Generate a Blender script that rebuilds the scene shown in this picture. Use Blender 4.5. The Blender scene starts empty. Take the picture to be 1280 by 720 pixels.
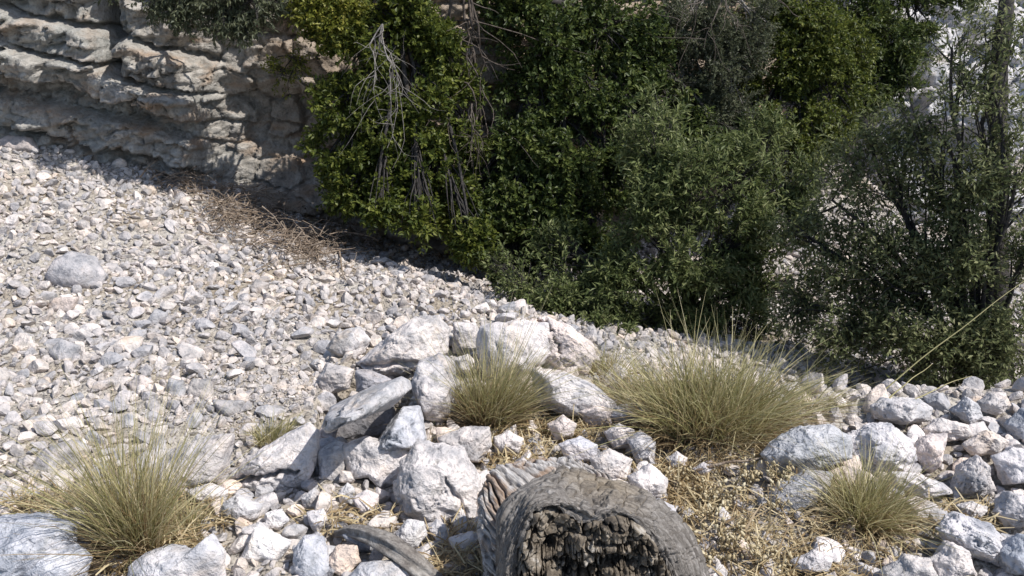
import bpy, bmesh, math, random
import numpy as np
rng = np.random.default_rng(7)
random.seed(7)
R = math.radians
scn = bpy.context.scene
COL = scn.collection

# ------------------------------------------------------------------ camera, sky, sun, exposure
F = 1108.5; PITCH = R(22); H = 1.5
cam_d = bpy.data.cameras.new('camera'); cam = bpy.data.objects.new('camera', cam_d); COL.objects.link(cam)
cam.location = (0, 0, H); cam.rotation_euler = (R(90) - PITCH, 0, 0)
cam_d.sensor_width = 36; cam_d.lens = 36 * F / 1280; cam_d.clip_end = 2000; cam_d.clip_start = 0.02
scn.camera = cam
SUN = np.array([0.54, -0.20, 0.82]); SUN /= np.linalg.norm(SUN)
world = bpy.data.worlds.new('World'); scn.world = world; world.use_nodes = True
wn = world.node_tree.nodes; wl = world.node_tree.links
sky = wn.new('ShaderNodeTexSky'); sky.sky_type = 'NISHITA'; sky.sun_disc = False
sky.sun_elevation = math.asin(SUN[2]); sky.sun_rotation = math.atan2(SUN[0], SUN[1])
bg = wn['Background']; bg.inputs['Strength'].default_value = 0.125
wl.new(sky.outputs[0], bg.inputs['Color'])
sd = bpy.data.lights.new('sun', 'SUN'); sd.energy = 4.3; sd.angle = R(0.5); sd.color = (1.0, 0.955, 0.90)
so = bpy.data.objects.new('sun', sd); COL.objects.link(so)
from mathutils import Vector
so.rotation_euler = Vector(SUN).to_track_quat('Z', 'Y').to_euler()
scn.view_settings.view_transform = 'Standard'; scn.view_settings.look = 'None'
scn.view_settings.gamma = 1; scn.view_settings.use_curve_mapping = False
scn.view_settings.exposure = 0.36
scn.cycles.max_bounces = 6; scn.cycles.diffuse_bounces = 3; scn.cycles.transparent_max_bounces = 4

# ------------------------------------------------------------------ helpers
CP, SP = math.cos(PITCH), math.sin(PITCH)
def P(px, py, Y):
    zu = -(py - 360) / F; y = CP + SP * zu; z = -SP + CP * zu; x = (px - 640) / F
    return np.array([x / y * Y, Y, H + z / y * Y])
def proj(X, Y, Z):
    d = Y * CP - (Z - H) * SP; u = Y * SP + (Z - H) * CP
    return 640 + F * X / d, 360 - F * u / d, d
def depth(p): return p[1] * CP - (p[2] - H) * SP
CAMR = np.array([1., 0, 0]); CAMU = np.array([0, SP, CP]); CAMF = np.array([0, CP, -SP])

def _h(ix, iy, iz, seed):
    n = (ix * 374761393 + iy * 668265263 + iz * 2147483647 + seed * 1274126177).astype(np.int64) & 0xffffffff
    n = ((n ^ (n >> 13)) * 1274126177) & 0xffffffff
    n = ((n ^ (n >> 16)) * 2246822519) & 0xffffffff
    return ((n ^ (n >> 15)) & 0xffff) / 32767.5 - 1
def vnoise(p, seed=0):
    p = np.asarray(p, float); i = np.floor(p).astype(np.int64); f = p - i; f = f * f * f * (f * (f * 6 - 15) + 10)
    r = 0
    for a in (0, 1):
        for b in (0, 1):
            for c in (0, 1):
                w = (f[..., 0] if a else 1 - f[..., 0]) * (f[..., 1] if b else 1 - f[..., 1]) * (f[..., 2] if c else 1 - f[..., 2])
                r = r + w * _h(i[..., 0] + a, i[..., 1] + b, i[..., 2] + c, seed)
    return r
def fbm(p, oct=4, seed=0, gain=.5):
    p = np.asarray(p, float); r = 0; a = 1.
    for k in range(oct):
        r = r + a * vnoise(p * 2.03 ** k + 17.3 * k, seed + k); a *= gain
    return r
def n2(x, y, s, oct=4, seed=0):
    x, y = np.broadcast_arrays(x, y)
    return fbm(np.stack([x * s, y * s, np.zeros_like(x) + .37], -1), oct, seed)
def sstep(a, b, x):
    t = np.clip((x - a) / (b - a), 0, 1); return t * t * (3 - 2 * t)

def mesh_np(name, V, Fc, smooth=True):
    V = np.ascontiguousarray(V, np.float32); Fc = np.ascontiguousarray(Fc, np.int32)
    me = bpy.data.meshes.new(name); m, k = Fc.shape
    me.vertices.add(len(V)); me.vertices.foreach_set('co', V.ravel())
    me.loops.add(m * k); me.loops.foreach_set('vertex_index', Fc.ravel())
    me.polygons.add(m); me.polygons.foreach_set('loop_start', np.arange(0, m * k, k, dtype=np.int32))
    me.polygons.foreach_set('loop_total', np.full(m, k, np.int32))
    me.polygons.foreach_set('use_smooth', np.full(m, bool(smooth)))
    me.update(calc_edges=True); return me
def link(name, me, mat=None, parent=None, loc=None):
    o = bpy.data.objects.new(name, me); COL.objects.link(o)
    if mat is not None and me is not None and not me.materials: me.materials.append(mat)
    if parent is not None: o.parent = parent
    if loc is not None: o.location = loc
    return o
def tag(o, label=None, cat=None, group=None, kind=None):
    if label: o['label'] = label
    if cat: o['category'] = cat
    if group: o['group'] = group
    if kind: o['kind'] = kind
    return o
def thing(name, loc, label, cat, group=None):
    o = bpy.data.objects.new(name, None); COL.objects.link(o); o.location = loc; o.empty_display_size = .1
    return tag(o, label, cat, group)

class MB:
    def __init__(s): s.V = []; s.F = []; s.n = 0
    def add(s, V, Fc):
        s.V.append(np.asarray(V, float)); s.F.append(np.asarray(Fc, int) + s.n); s.n += len(V)
    def tube(s, pts, rad, sides=6):
        pts = np.asarray(pts, float); n = len(pts); rad = np.broadcast_to(np.asarray(rad, float), (n,))
        t = np.gradient(pts, axis=0); t /= np.linalg.norm(t, axis=1)[:, None] + 1e-9
        up = np.array([0, 0, 1.]) if abs(t[0][2]) < .9 else np.array([1., 0, 0])
        a = np.cross(t, up); a /= np.linalg.norm(a, axis=1)[:, None] + 1e-9; b = np.cross(t, a)
        th = np.arange(sides) * 2 * np.pi / sides
        V = pts[:, None] + rad[:, None, None] * (np.cos(th)[None, :, None] * a[:, None] + np.sin(th)[None, :, None] * b[:, None])
        i = np.arange(n - 1)[:, None] * sides; j = np.arange(sides)[None]; jn = (j + 1) % sides
        Q = np.stack([i + j, i + jn, i + sides + jn, i + sides + j], -1).reshape(-1, 4)
        s.add(V.reshape(-1, 3), Q)
    def mesh(s, name, origin=(0, 0, 0), smooth=True):
        return mesh_np(name, np.concatenate(s.V) - np.asarray(origin), np.concatenate(s.F), smooth)

_ico = {}
def ico(k):
    if k not in _ico:
        bm = bmesh.new(); bmesh.ops.create_icosphere(bm, subdivisions=k, radius=1)
        V = np.array([v.co[:] for v in bm.verts]); Fc = np.array([[v.index for v in f.verts] for f in bm.faces]); bm.free()
        V /= np.linalg.norm(V, axis=1)[:, None]; _ico[k] = (V, Fc)
    return _ico[k]
def rdir(n=None, r=rng):
    v = r.normal(size=(n or 1, 3)); v /= np.linalg.norm(v, axis=1)[:, None]; return v if n else v[0]
def clip_planes(V, r, n, lo, hi, k=1.0):
    for _ in range(n):
        d = rdir(r=r); o = r.uniform(lo, hi); e = np.maximum(V @ d - o, 0); V = V - e[:, None] * d * k
    return V
def stone_shape(k, seed, planes=10, lo=.45, hi=.85, rough=.04):
    r = np.random.default_rng(seed); V, Fc = ico(k); V = V.copy()
    V = clip_planes(V, r, planes, lo, hi, 1.0)
    if rough: V = V + V * (rough * fbm(V * 2.2 + seed * 3.1, 3, seed))[:, None]
    V *= np.array([r.uniform(.85, 1.25), r.uniform(.6, .9), r.uniform(.42, .70)])
    return V / np.abs(V[:, 0]).max(), Fc
def rotm(r, tilt=.5, n=1):
    a = r.uniform(0, 2 * np.pi, n); tx = r.normal(0, tilt, n); ty = r.normal(0, tilt, n)
    ca, sa, cx, sx, cy, sy = np.cos(a), np.sin(a), np.cos(tx), np.sin(tx), np.cos(ty), np.sin(ty)
    Z = np.zeros((n, 3, 3)); X = np.zeros((n, 3, 3)); Yy = np.zeros((n, 3, 3))
    Z[:, 0, 0] = ca; Z[:, 0, 1] = -sa; Z[:, 1, 0] = sa; Z[:, 1, 1] = ca; Z[:, 2, 2] = 1
    X[:, 0, 0] = 1; X[:, 1, 1] = cx; X[:, 1, 2] = -sx; X[:, 2, 1] = sx; X[:, 2, 2] = cx
    Yy[:, 1, 1] = 1; Yy[:, 0, 0] = cy; Yy[:, 0, 2] = sy; Yy[:, 2, 0] = -sy; Yy[:, 2, 2] = cy
    return X @ Yy @ Z

# ------------------------------------------------------------------ materials
class NT:
    def __init__(s, name):
        s.m = bpy.data.materials.new(name); s.m.use_nodes = True; s.t = s.m.node_tree; s.b = s.t.nodes['Principled BSDF']
        s.b.inputs['Roughness'].default_value = .9; s.b.inputs['Specular IOR Level'].default_value = .25
        s.out = s.t.nodes['Material Output']
    def n(s, typ, **kw):
        x = s.t.nodes.new(typ)
        for k, v in kw.items():
            if k.startswith('i_'):
                key = k[2:].replace('_', ' '); key = int(key) if key.isdigit() else key
                if hasattr(v, 'links'): s.t.links.new(v, x.inputs[key])
                else: x.inputs[key].default_value = v
            else: setattr(x, k, v)
        return x
    def pos(s, scale=(1, 1, 1)):
        g = s.n('ShaderNodeNewGeometry'); v = s.n('ShaderNodeVectorMath', operation='MULTIPLY'); s.t.links.new(g.outputs['Position'], v.inputs[0])
        v.inputs[1].default_value = scale; return v.outputs[0]
    def noise(s, scale, detail=4, rough=.55, vec=None, dist=0):
        x = s.n('ShaderNodeTexNoise'); x.inputs['Scale'].default_value = scale; x.inputs['Detail'].default_value = detail
        x.inputs['Roughness'].default_value = rough; x.inputs['Distortion'].default_value = dist
        s.t.links.new(vec if vec is not None else s.pos(), x.inputs['Vector']); return x.outputs['Fac']
    def ramp(s, fac, stops, interp='LINEAR'):
        x = s.n('ShaderNodeValToRGB'); x.color_ramp.interpolation = interp; e = x.color_ramp.elements
        while len(e) < len(stops): e.new(.5)
        for q, (p, c) in zip(e, stops):
            q.position = p; q.color = (c, c, c, 1) if not hasattr(c, '__len__') else (*c, 1)
        s.t.links.new(fac, x.inputs[0]); return x.outputs[0]
    def mix(s, fac, a, b, mode='MIX'):
        x = s.n('ShaderNodeMix', data_type='RGBA', blend_type=mode)
        for v, i in ((fac, 0), (a, 6), (b, 7)):
            if hasattr(v, 'links'): s.t.links.new(v, x.inputs[i])
            elif i == 0: x.inputs[0].default_value = v
            else: x.inputs[i].default_value = (*v, 1) if len(v) == 3 else v
        return x.outputs[2]
    def math(s, op, a, b=0.):
        x = s.n('ShaderNodeMath', operation=op)
        for v, i in ((a, 0), (b, 1)):
            if hasattr(v, 'links'): s.t.links.new(v, x.inputs[i])
            else: x.inputs[i].default_value = v
        return x.outputs[0]
    def bump(s, h, strength=.5, dist=.01, prev=None):
        x = s.n('ShaderNodeBump'); x.inputs['Strength'].default_value = strength; x.inputs['Distance'].default_value = dist
        s.t.links.new(h, x.inputs['Height'])
        if prev is not None: s.t.links.new(prev, x.inputs['Normal'])
        return x.outputs[0]
    def fin(s, col, nrm=None):
        if hasattr(col, 'links'): s.t.links.new(col, s.b.inputs['Base Color'])
        else: s.b.inputs['Base Color'].default_value = (*col, 1)
        if nrm is not None: s.t.links.new(nrm, s.b.inputs['Normal'])
        return s.m

def limestone(name, per_island=False, vein=True):
    t = NT(name)
    a = t.noise(5.5, 5, .6, dist=.6); b = t.noise(19, 5, .65); c = t.noise(70, 3, .6)
    base = t.ramp(a, [(.30, (.37, .375, .39)), (.44, (.49, .485, .49)), (.56, (.60, .58, .575)), (.70, (.68, .64, .62))])
    blotch = t.ramp(b, [(.36, (.62, .64, .67)), (.52, (1, 1, 1)), (.7, (1.12, 1.09, 1.07))])
    col = t.mix(1.0, base, blotch, 'MULTIPLY')
    speck = t.ramp(c, [(.30, .62), (.42, 1.)])
    col = t.mix(.75, col, speck, 'MULTIPLY')
    dust = t.ramp(t.noise(3.7, 5, .65, dist=.8), [(.54, 0.), (.68, .55)]); col = t.mix(dust, col, (.50, .41, .31))
    lich = t.ramp(t.noise(11, 5, .7), [(.60, 0.), (.68, .6)]); col = t.mix(lich, col, (.27, .27, .26))
    if vein:
        v = t.n('ShaderNodeTexVoronoi', feature='DISTANCE_TO_EDGE'); v.inputs['Scale'].default_value = 6.5
        w = t.n('ShaderNodeTexNoise'); w.inputs['Scale'].default_value = 7; w.inputs['Detail'].default_value = 4
        t.t.links.new(t.pos(), w.inputs['Vector'])
        mx = t.n('ShaderNodeVectorMath', operation='MULTIPLY_ADD'); t.t.links.new(w.outputs['Color'], mx.inputs[0]); mx.inputs[1].default_value = (.22, .22, .22)
        t.t.links.new(t.pos((1, .9, 1.6)), mx.inputs[2]); t.t.links.new(mx.outputs[0], v.inputs['Vector'])
        crack = t.ramp(v.outputs['Distance'], [(.0, .0), (.018, 1.)])
        gate = t.ramp(t.noise(3.1, 2), [(.42, 1.), (.50, .0)])
        crack = t.mix(gate, crack, (1, 1, 1), 'LIGHTEN')
        col = t.mix(.30, col, t.mix(crack, (.35, .34, .33), (1, 1, 1)), 'MULTIPLY')
    if per_island:
        g = t.n('ShaderNodeNewGeometry').outputs['Random Per Island']
        lowf = t.ramp(t.noise(.9, 3), [(.35, (.86, .85, .85)), (.65, (1.0, .97, .94))])
        tint = t.ramp(g, [(0, (.76, .76, .77)), (.25, (.92, .90, .89)), (.5, (1.04, 1.0, .96)), (.72, (1.12, 1.07, 1.01)), (.9, (1.20, 1.10, .99)), (1, (1.38, 1.33, 1.27))])
        tint = t.mix(1.0, tint, lowf, 'MULTIPLY')
    else:
        oi = t.n('ShaderNodeObjectInfo'); tint = oi.outputs['Color']
    col = t.mix(1.0, col, tint, 'MULTIPLY')
    n_ = t.bump(b, .9, .02); n_ = t.bump(c, .8, .006, n_)
    f = t.noise(230, 2, .6); n_ = t.bump(f, .5, .002, n_)
    if vein: n_ = t.bump(crack, .35, .005, n_)
    return t.fin(col, n_)
M_BOULDER = limestone('limestone_boulder'); M_SCREE = limestone('limestone_scree', True, False)
M_STONE = limestone('limestone_stone', False, False)

M_FACE = limestone('limestone_face')
def mk_cliff():
    t = NT('cliff_rock')
    a = t.noise(1.6, 5, .6, dist=.5); b = t.noise(9, 6, .62); c = t.noise(42, 4, .6)
    s = t.noise(3.0, 5, .6, t.pos((1, 1, 2.6)))
    col = t.ramp(b, [(.28, (.15, .135, .118)), (.45, (.29, .268, .238)), (.6, (.43, .40, .36)), (.75, (.62, .59, .54))])
    col = t.mix(t.ramp(s, [(.50, 0.), (.68, .75)]), col, (.36, .235, .145))
    col = t.mix(t.ramp(a, [(.4, .0), (.62, .45)]), col, (.30, .32, .31))
    col = t.mix(.8, col, t.ramp(c, [(.3, .6), (.5, 1.)]), 'MULTIPLY')
    sx = t.n('ShaderNodeSeparateXYZ'); t.t.links.new(t.pos(), sx.inputs[0]); k = t.math('ADD', sx.outputs[0], t.math('MULTIPLY', a, 1.6))
    mk = t.n('ShaderNodeMapRange'); t.t.links.new(k, mk.inputs[0]); mk.inputs[1].default_value = -1.6; mk.inputs[2].default_value = -.7; mk.inputs[4].default_value = .6
    col = t.mix(mk.outputs[0], col, t.ramp(b, [(.3, (.20, .14, .09)), (.6, (.38, .28, .19)), (.75, (.46, .38, .29))]))
    n_ = t.bump(b, 1., .05); n_ = t.bump(c, .9, .012, n_)
    return t.fin(col, n_)
M_CLIFF = mk_cliff()

def mk_ground():
    t = NT('stony_ground')
    v = t.n('ShaderNodeTexVoronoi'); v.inputs['Scale'].default_value = 38; t.t.links.new(t.pos(), v.inputs['Vector'])
    v2 = t.n('ShaderNodeTexVoronoi'); v2.inputs['Scale'].default_value = 90; t.t.links.new(t.pos(), v2.inputs['Vector'])
    a = t.noise(2.3, 5); b = t.noise(30, 5, .6)
    soil = t.ramp(b, [(.3, (.13, .10, .07)), (.5, (.24, .19, .13)), (.7, (.38, .32, .23))])
    peb = t.ramp(v.outputs['Color'], [(.1, (.30, .28, .26)), (.5, (.45, .43, .40)), (.9, (.6, .56, .5))])
    peb = t.mix(.5, peb, t.ramp(v2.outputs['Color'], [(.1, .6), (.9, 1.1)]), 'MULTIPLY')
    col = t.mix(t.ramp(a, [(.36, .25), (.56, .8)]), soil, peb)
    h = t.math('SUBTRACT', 1., v.outputs['Distance']); h2 = t.math('SUBTRACT', 1., v2.outputs['Distance'])
    n_ = t.bump(h, .9, .02); n_ = t.bump(h2, .8, .008, n_); n_ = t.bump(b, .6, .01, n_)
    return t.fin(col, n_)
M_GROUND = mk_ground()

def leafmat(name, stops, trans=.38, rough=.5, spec=.35):
    t = NT(name); g = t.n('ShaderNodeNewGeometry').outputs['Random Per Island']
    cl = t.noise(3.2, 3); m = t.math('ADD', t.math('MULTIPLY', g, .6), t.math('MULTIPLY', cl, .45))
    col = t.ramp(m, stops); t.b.inputs['Roughness'].default_value = rough; t.b.inputs['Specular IOR Level'].default_value = spec
    t.fin(col)
    tr = t.n('ShaderNodeBsdfTranslucent'); t.t.links.new(col, tr.inputs['Color'])
    mx = t.n('ShaderNodeMixShader'); mx.inputs[0].default_value = trans
    t.t.links.new(t.b.outputs[0], mx.inputs[1]); t.t.links.new(tr.outputs[0], mx.inputs[2]); t.t.links.new(mx.outputs[0], t.out.inputs[0])
    return t.m
G = leafmat
M_LEAF_A = G('evergreen_leaf', [(.1, (.027, .043, .010)), (.4, (.072, .098, .018)), (.7, (.145, .168, .028)), (1., (.27, .27, .07))])
M_LEAF_YEL = G('yellow_leaf', [(.1, (.06, .08, .015)), (.5, (.17, .19, .03)), (.8, (.30, .28, .05)), (1., (.36, .28, .09))])
M_LEAF_B = G('dark_evergreen_leaf', [(.1, (.022, .038, .012)), (.42, (.055, .082, .020)), (.72, (.11, .14, .034)), (1., (.22, .23, .07))])
M_LEAF_OLIVE = G('olive_leaf', [(.1, (.045, .062, .022)), (.4, (.105, .135, .045)), (.7, (.21, .24, .095)), (1., (.40, .40, .21))], spec=.25, rough=.5)
M_LEAF_GREY = G('grey_scrub_leaf', [(.1, (.040, .048, .028)), (.5, (.09, .105, .058)), (.8, (.15, .16, .09)), (1., (.24, .22, .13))])
M_LEAF_TREE = G('slender_tree_leaf', [(.1, (.058, .072, .032)), (.4, (.13, .152, .065)), (.7, (.22, .24, .11)), (1., (.40, .38, .23))], spec=.2, rough=.55)
M_GRASS = G('green_grass_blade', [(.1, (.15, .14, .055)), (.4, (.32, .30, .13)), (.7, (.55, .49, .27)), (1., (.76, .69, .48))], .3)
M_STRAW = G('dry_straw', [(.1, (.13, .085, .045)), (.4, (.30, .215, .11)), (.7, (.50, .41, .24)), (1., (.72, .63, .44))], .2)
M_THATCH = G('dead_brown_thatch', [(.1, (.08, .055, .035)), (.4, (.19, .135, .08)), (.7, (.34, .26, .16)), (1., (.52, .43, .29))], .2)
M_POD = G('pale_seed_pod', [(.1, (.30, .22, .12)), (.5, (.52, .43, .26)), (1., (.74, .68, .50))], .2)
def woodmat(name, c0, c1, c2, stretch=(1, 1, 1), sc=30, bd=.01):
    t = NT(name); b = t.noise(sc, 6, .65, t.pos(stretch), .3); c = t.noise(sc * 4, 3, .6, t.pos(stretch))
    a = t.noise(4, 3)
    col = t.ramp(b, [(.3, c0), (.5, c1), (.68, c2)]); col = t.mix(.7, col, t.ramp(c, [(.3, .55), (.55, 1.)]), 'MULTIPLY')
    n_ = t.bump(b, .9, bd); n_ = t.bump(c, .7, bd * .3, n_); return t.fin(col, n_)
M_TWIG = woodmat('dead_twig_wood', (.11, .08, .055), (.26, .20, .15), (.46, .39, .31))
M_BRANCH = woodmat('dark_branch_bark', (.025, .022, .02), (.05, .045, .042), (.085, .078, .075))
M_DEADDARK = woodmat('brown_dead_wood', (.05, .04, .033), (.10, .082, .068), (.17, .14, .12))
M_GREYBR = woodmat('grey_dead_wood', (.12, .105, .095), (.23, .21, .19), (.36, .34, .315))

# ------------------------------------------------------------------ terrain
CY_X = np.array([-30, -9, -3.9, -2.6, -1.5, -.2, 1.3, 2.8, 4.0, 6.0, 12]); CY_Y = np.array([4.5, 6.6, 7.15, 7.35, 7.5, 7.75, 8.6, 9.9, 12.5, 16, 30.])
def ycliff(x): return np.interp(x, CY_X, CY_Y)
GC = [(0, 640, 2.8), (0, 520, 3.5), (0, 400, 4.6), (0, 280, 5.7), (0, 195, 6.7), (200, 560, 3.3), (200, 400, 4.8), (200, 240, 6.7),
      (300, 500, 3.8), (400, 470, 4.2), (400, 380, 5.3), (400, 290, 7.1), (500, 350, 6.0), (600, 380, 5.7), (600, 325, 7.4),
      (700, 400, 5.7), (760, 360, 7.2), (900, 430, 5.6), (900, 330, 7.8), (1000, 280, 8.3), (1000, 420, 6.0), (1100, 200, 9.2),
      (1200, 380, 7.0), (1280, 480, 5.2), (1280, 300, 8.2), (1200, 50, 10.4), (1280, 0, 11.2), (1110, 70, 10.6)]
gp = np.array([P(*c) for c in GC] + [(-7, 3, -.2), (-7, 7, .8), (8, 12, 3.0), (4, 13, 3.0), (8, 4, -1.4), (0, 1, -1.7), (-4, 1, -1.2), (5, 1, -1.7), (8, 8, .2)])
def _tps(r2): return np.where(r2 > 1e-12, .5 * r2 * np.log(r2 + 1e-12), 0)
_n = len(gp); _K = _tps(((gp[:, None, :2] - gp[None, :, :2]) ** 2).sum(-1)) + np.eye(_n) * .05
_Pm = np.c_[np.ones(_n), gp[:, :2]]; _A = np.block([[_K, _Pm], [_Pm.T, np.zeros((3, 3))]])
_W = np.linalg.solve(_A, np.r_[gp[:, 2], 0, 0, 0])
def tps(x, y):
    x = np.clip(x, -7, 8); y = np.clip(y, 1, 13); sh = np.shape(x); x = np.ravel(x); y = np.ravel(y); out = np.empty(len(x))
    for s in range(0, len(x), 40000):
        a, b = x[s:s + 40000], y[s:s + 40000]
        r2 = (a[:, None] - gp[None, :, 0]) ** 2 + (b[:, None] - gp[None, :, 1]) ** 2
        out[s:s + 40000] = _tps(r2) @ _W[:_n] + _W[_n] + a * _W[_n + 1] + b * _W[_n + 2]
    return out.reshape(sh)
RIM = [(-500, 690), (0, 640), (100, 632), (180, 590), (290, 552), (380, 510), (400, 450), (450, 415), (560, 398), (690, 400), (745, 432), (800, 478), (900, 505), (1000, 495), (1080, 492), (1280, 488), (1800, 475)]
def z0pt(px, py, z=0.):
    q = P(px, py, 1.); s = (H - z) / (H - q[2]); return P(px, py, s)
_r = np.array([z0pt(*q) for q in RIM])
PIT = z0pt(452, 524)
def rim(x): return np.interp(x, _r[:, 0], _r[:, 1])
def ledge(x, y):
    z = .03 * n2(x, y, 2.2, 3, 5) + .012 * n2(x, y, 9, 3, 9) - .02
    over = np.maximum(y - rim(x) - .05, 0)
    z = z - 1.9 * over ** 1.1
    return z
def ground(x, y):
    x = np.asarray(x, float); y = np.asarray(y, float)
    g = tps(x, y) + .05 * n2(x, y, 1.3, 4, 3) + .02 * n2(x, y, 6, 3, 4)
    yc = ycliff(x); w = 1 - sstep(3.2, 4.8, x)
    st = sstep(.25, .9, y - yc) * w
    g = g * (1 - st) + st * (2.55 + .25 * np.clip(y - yc, 0, 20))
    g = np.maximum(g, ledge(x, y)) - .7 * np.exp(-((x - PIT[0] + .01) / .12) ** 6 - ((y - PIT[1] - .13) / .19) ** 6)
    far = np.maximum(np.hypot(x, y - 5) - 11, 0)
    return g + np.minimum(far * .18, 9) * (1 + .3 * n2(x, y, .05, 2, 8)) * sstep(-40, 10, y)
def gz(x, y): return float(ground(np.array([x]), np.array([y]))[0])

gx = np.r_[-400, -200, -100, -50, -30, -18, -12, -9, np.arange(-7, -1.5, .045), np.arange(-1.5, 1.5, .022), np.arange(1.5, 8, .045), 9, 11, 14, 18, 30, 50, 100, 200, 400]
gy = np.r_[-300, -100, -40, -20, -10, -5, -2, -.5, .5, np.arange(1, 3.6, .022), np.arange(3.6, 13, .045), 14, 16, 19, 24, 32, 50, 90, 200, 500]
X, Y = np.meshgrid(gx, gy); Z = ground(X, Y)
nx, ny = len(gx), len(gy); idx = np.arange(nx * ny).reshape(ny, nx)
Q = np.stack([idx[:-1, :-1], idx[:-1, 1:], idx[1:, 1:], idx[1:, :-1]], -1).reshape(-1, 4)
tag(link('ground', mesh_np('ground', np.stack([X, Y, Z], -1).reshape(-1, 3), Q), M_GROUND), 'pale stony ground of the ledge and gully', kind='structure')

# ------------------------------------------------------------------ cliff
def grid_faces(a, b):
    idx = np.arange(a * b).reshape(a, b); return np.stack([idx[:-1, :-1], idx[:-1, 1:], idx[1:, 1:], idx[1:, :-1]], -1).reshape(-1, 4)
def cells(u, v, seed):
    i0 = np.stack([np.floor(u), np.floor(v)], -1).astype(np.int64); d1 = np.full(u.shape, 9.); d2 = d1.copy(); cid = np.zeros(u.shape)
    for a in (-1, 0, 1):
        for b in (-1, 0, 1):
            ci = i0[..., 0] + a; cj = i0[..., 1] + b
            dd = np.hypot(u - ci - .5 - .45 * _h(ci, cj, cj * 0, seed), v - cj - .5 - .45 * _h(ci, cj, cj * 0, seed + 1)); mk = dd < d1
            d2 = np.where(mk, d1, np.minimum(d2, dd)); cid = np.where(mk, _h(ci, cj, cj * 0, seed + 2), cid); d1 = np.where(mk, dd, d1)
    return d2 - d1, cid
def build_cliff():
    xs = np.r_[np.arange(-14, -5, .12), np.arange(-5, 3.2, .0155), np.arange(3.2, 5.0, .06)]; vs = np.arange(-1.9, 3.0, .0155)
    X, Z = np.meshgrid(xs, vs); Yb = ycliff(X)
    px, py, d = proj(X, Yb, Z)
    wx = 12 * n2(px, py, .012, 4, 21); wy = 9 * n2(px, py, .010, 4, 22) + 3 * n2(px, py, .07, 2, 28)
    dip = np.interp(px, [-400, 0, 150, 400, 700], [-60, 0, 32, 100, 160])
    L = py - dip + wy
    bounds = np.array([-400, -260, -170, -95, -45, 3, 46, 82, 108, 150, 186, 230, 300, 420]); amp = np.array([.15, .3, .2, .32, .22, .42, .50, .10, .33, .17, .05, .12, .1, .1])
    k = np.clip(np.searchsorted(bounds, L) - 1, 0, len(amp) - 2)
    t = np.clip((L - bounds[k]) / (bounds[k + 1] - bounds[k]), 0, 1)
    prof = np.minimum(t * 6, 1) ** .7 * (1 - .22 * t) * np.minimum((1 - t) * 16, 1) ** .5
    calm = sstep(235, 290, px) * (1 - sstep(430, 520, px))
    D = amp[k] * prof * (1 - .85 * calm)
    # jointed blocks inside every bed
    cell = np.floor((px + wx * 1.6) / (46 + 22 * (k % 3)) + k * .37); blk = _h(cell.astype(np.int64), k.astype(np.int64), np.zeros_like(k), 77)
    fr = (px + wx * 1.6) / (46 + 22 * (k % 3)) + k * .37 - cell; jt = np.minimum(np.minimum(fr, 1 - fr) * 9, 1) ** .5
    D += blk * .07 * jt * prof - (1 - jt) * .05
    # second joint set : angular cracks
    q = np.stack([px * .022, py * .034, np.zeros_like(px)], -1) + .35 * np.stack([wx, wy, wx], -1) / 14
    i0 = np.floor(q[..., :2]).astype(np.int64); d1 = np.full(px.shape, 9.); d2 = np.full(px.shape, 9.); cid = np.zeros(px.shape); tlt = np.zeros(px.shape)
    for a in (-1, 0, 1):
        for b in (-1, 0, 1):
            ci = i0[..., 0] + a; cj = i0[..., 1] + b
            ox = ci + .5 + .42 * _h(ci, cj, cj * 0, 5); oy = cj + .5 + .42 * _h(ci, cj, cj * 0, 6)
            dd = np.hypot(q[..., 0] - ox, q[..., 1] - oy); m = dd < d1
            d2 = np.where(m, d1, np.minimum(d2, dd)); cid = np.where(m, _h(ci, cj, cj * 0, 7), cid); tlt = np.where(m, (q[..., 0] - ox) * _h(ci, cj, cj * 0, 8) + (q[..., 1] - oy) * (.5 + _h(ci, cj, cj * 0, 9)), tlt); d1 = np.where(m, dd, d1)
    e = np.minimum((d2 - d1) * 11, 1)
    D += (.055 * cid * e - (1 - e) * .07) * (.6 + .4 * calm)
    D += tlt * .09 * (1 - .6 * calm)
    q3 = q * np.array([2.7, 2.3, 1.]) + 5.3; e3, c3 = cells(q3[..., 0], q3[..., 1], 51); D += (.030 * c3 * np.minimum(e3 * 12, 1) - (1 - np.minimum(e3 * 12, 1)) * .022) * (1 - .75 * calm)
    # vertical cleft and recess
    D -= .40 * np.exp(-((px - 150 - .12 * (py - 30) + wx * .5) / 9.) ** 2) * (1 - sstep(70, 95, py))
    D -= .25 * sstep(250, 330, px) * (1 - sstep(430, 520, px)) * (1 - sstep(225, 250, py)) * sstep(90, 140, py)
    rough = np.stack([X * 5, Z * 9, X * 0 + 2], -1)
    D += .020 * fbm(rough, 4, 31, .55) * (1 - .35 * calm) + .016 * np.abs(fbm(rough * 5, 3, 33))
    rg = np.abs(fbm(np.stack([X * 7 + wx * .05, Z * 15, X * 0 + 5], -1), 3, 35)); D += (.05 * np.minimum(rg * 3, 1) - .05) * .6 * (1 - .7 * calm) + .02 * fbm(np.stack([X * 11, Z * 22, X * 0], -1), 2, 36) * (1 - .6 * calm)
    top = sstep(2.3, 3.0, Z); D -= top * 1.6
    D += .16 * np.clip(.3 - Z, 0, 1.2)
    Y = Yb - D; Zt = Z - top * .25
    ny, nx = X.shape; idx = np.arange(nx * ny).reshape(ny, nx)
    Q = np.stack([idx[:-1, :-1], idx[:-1, 1:], idx[1:, 1:], idx[1:, :-1]], -1).reshape(-1, 4)
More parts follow.
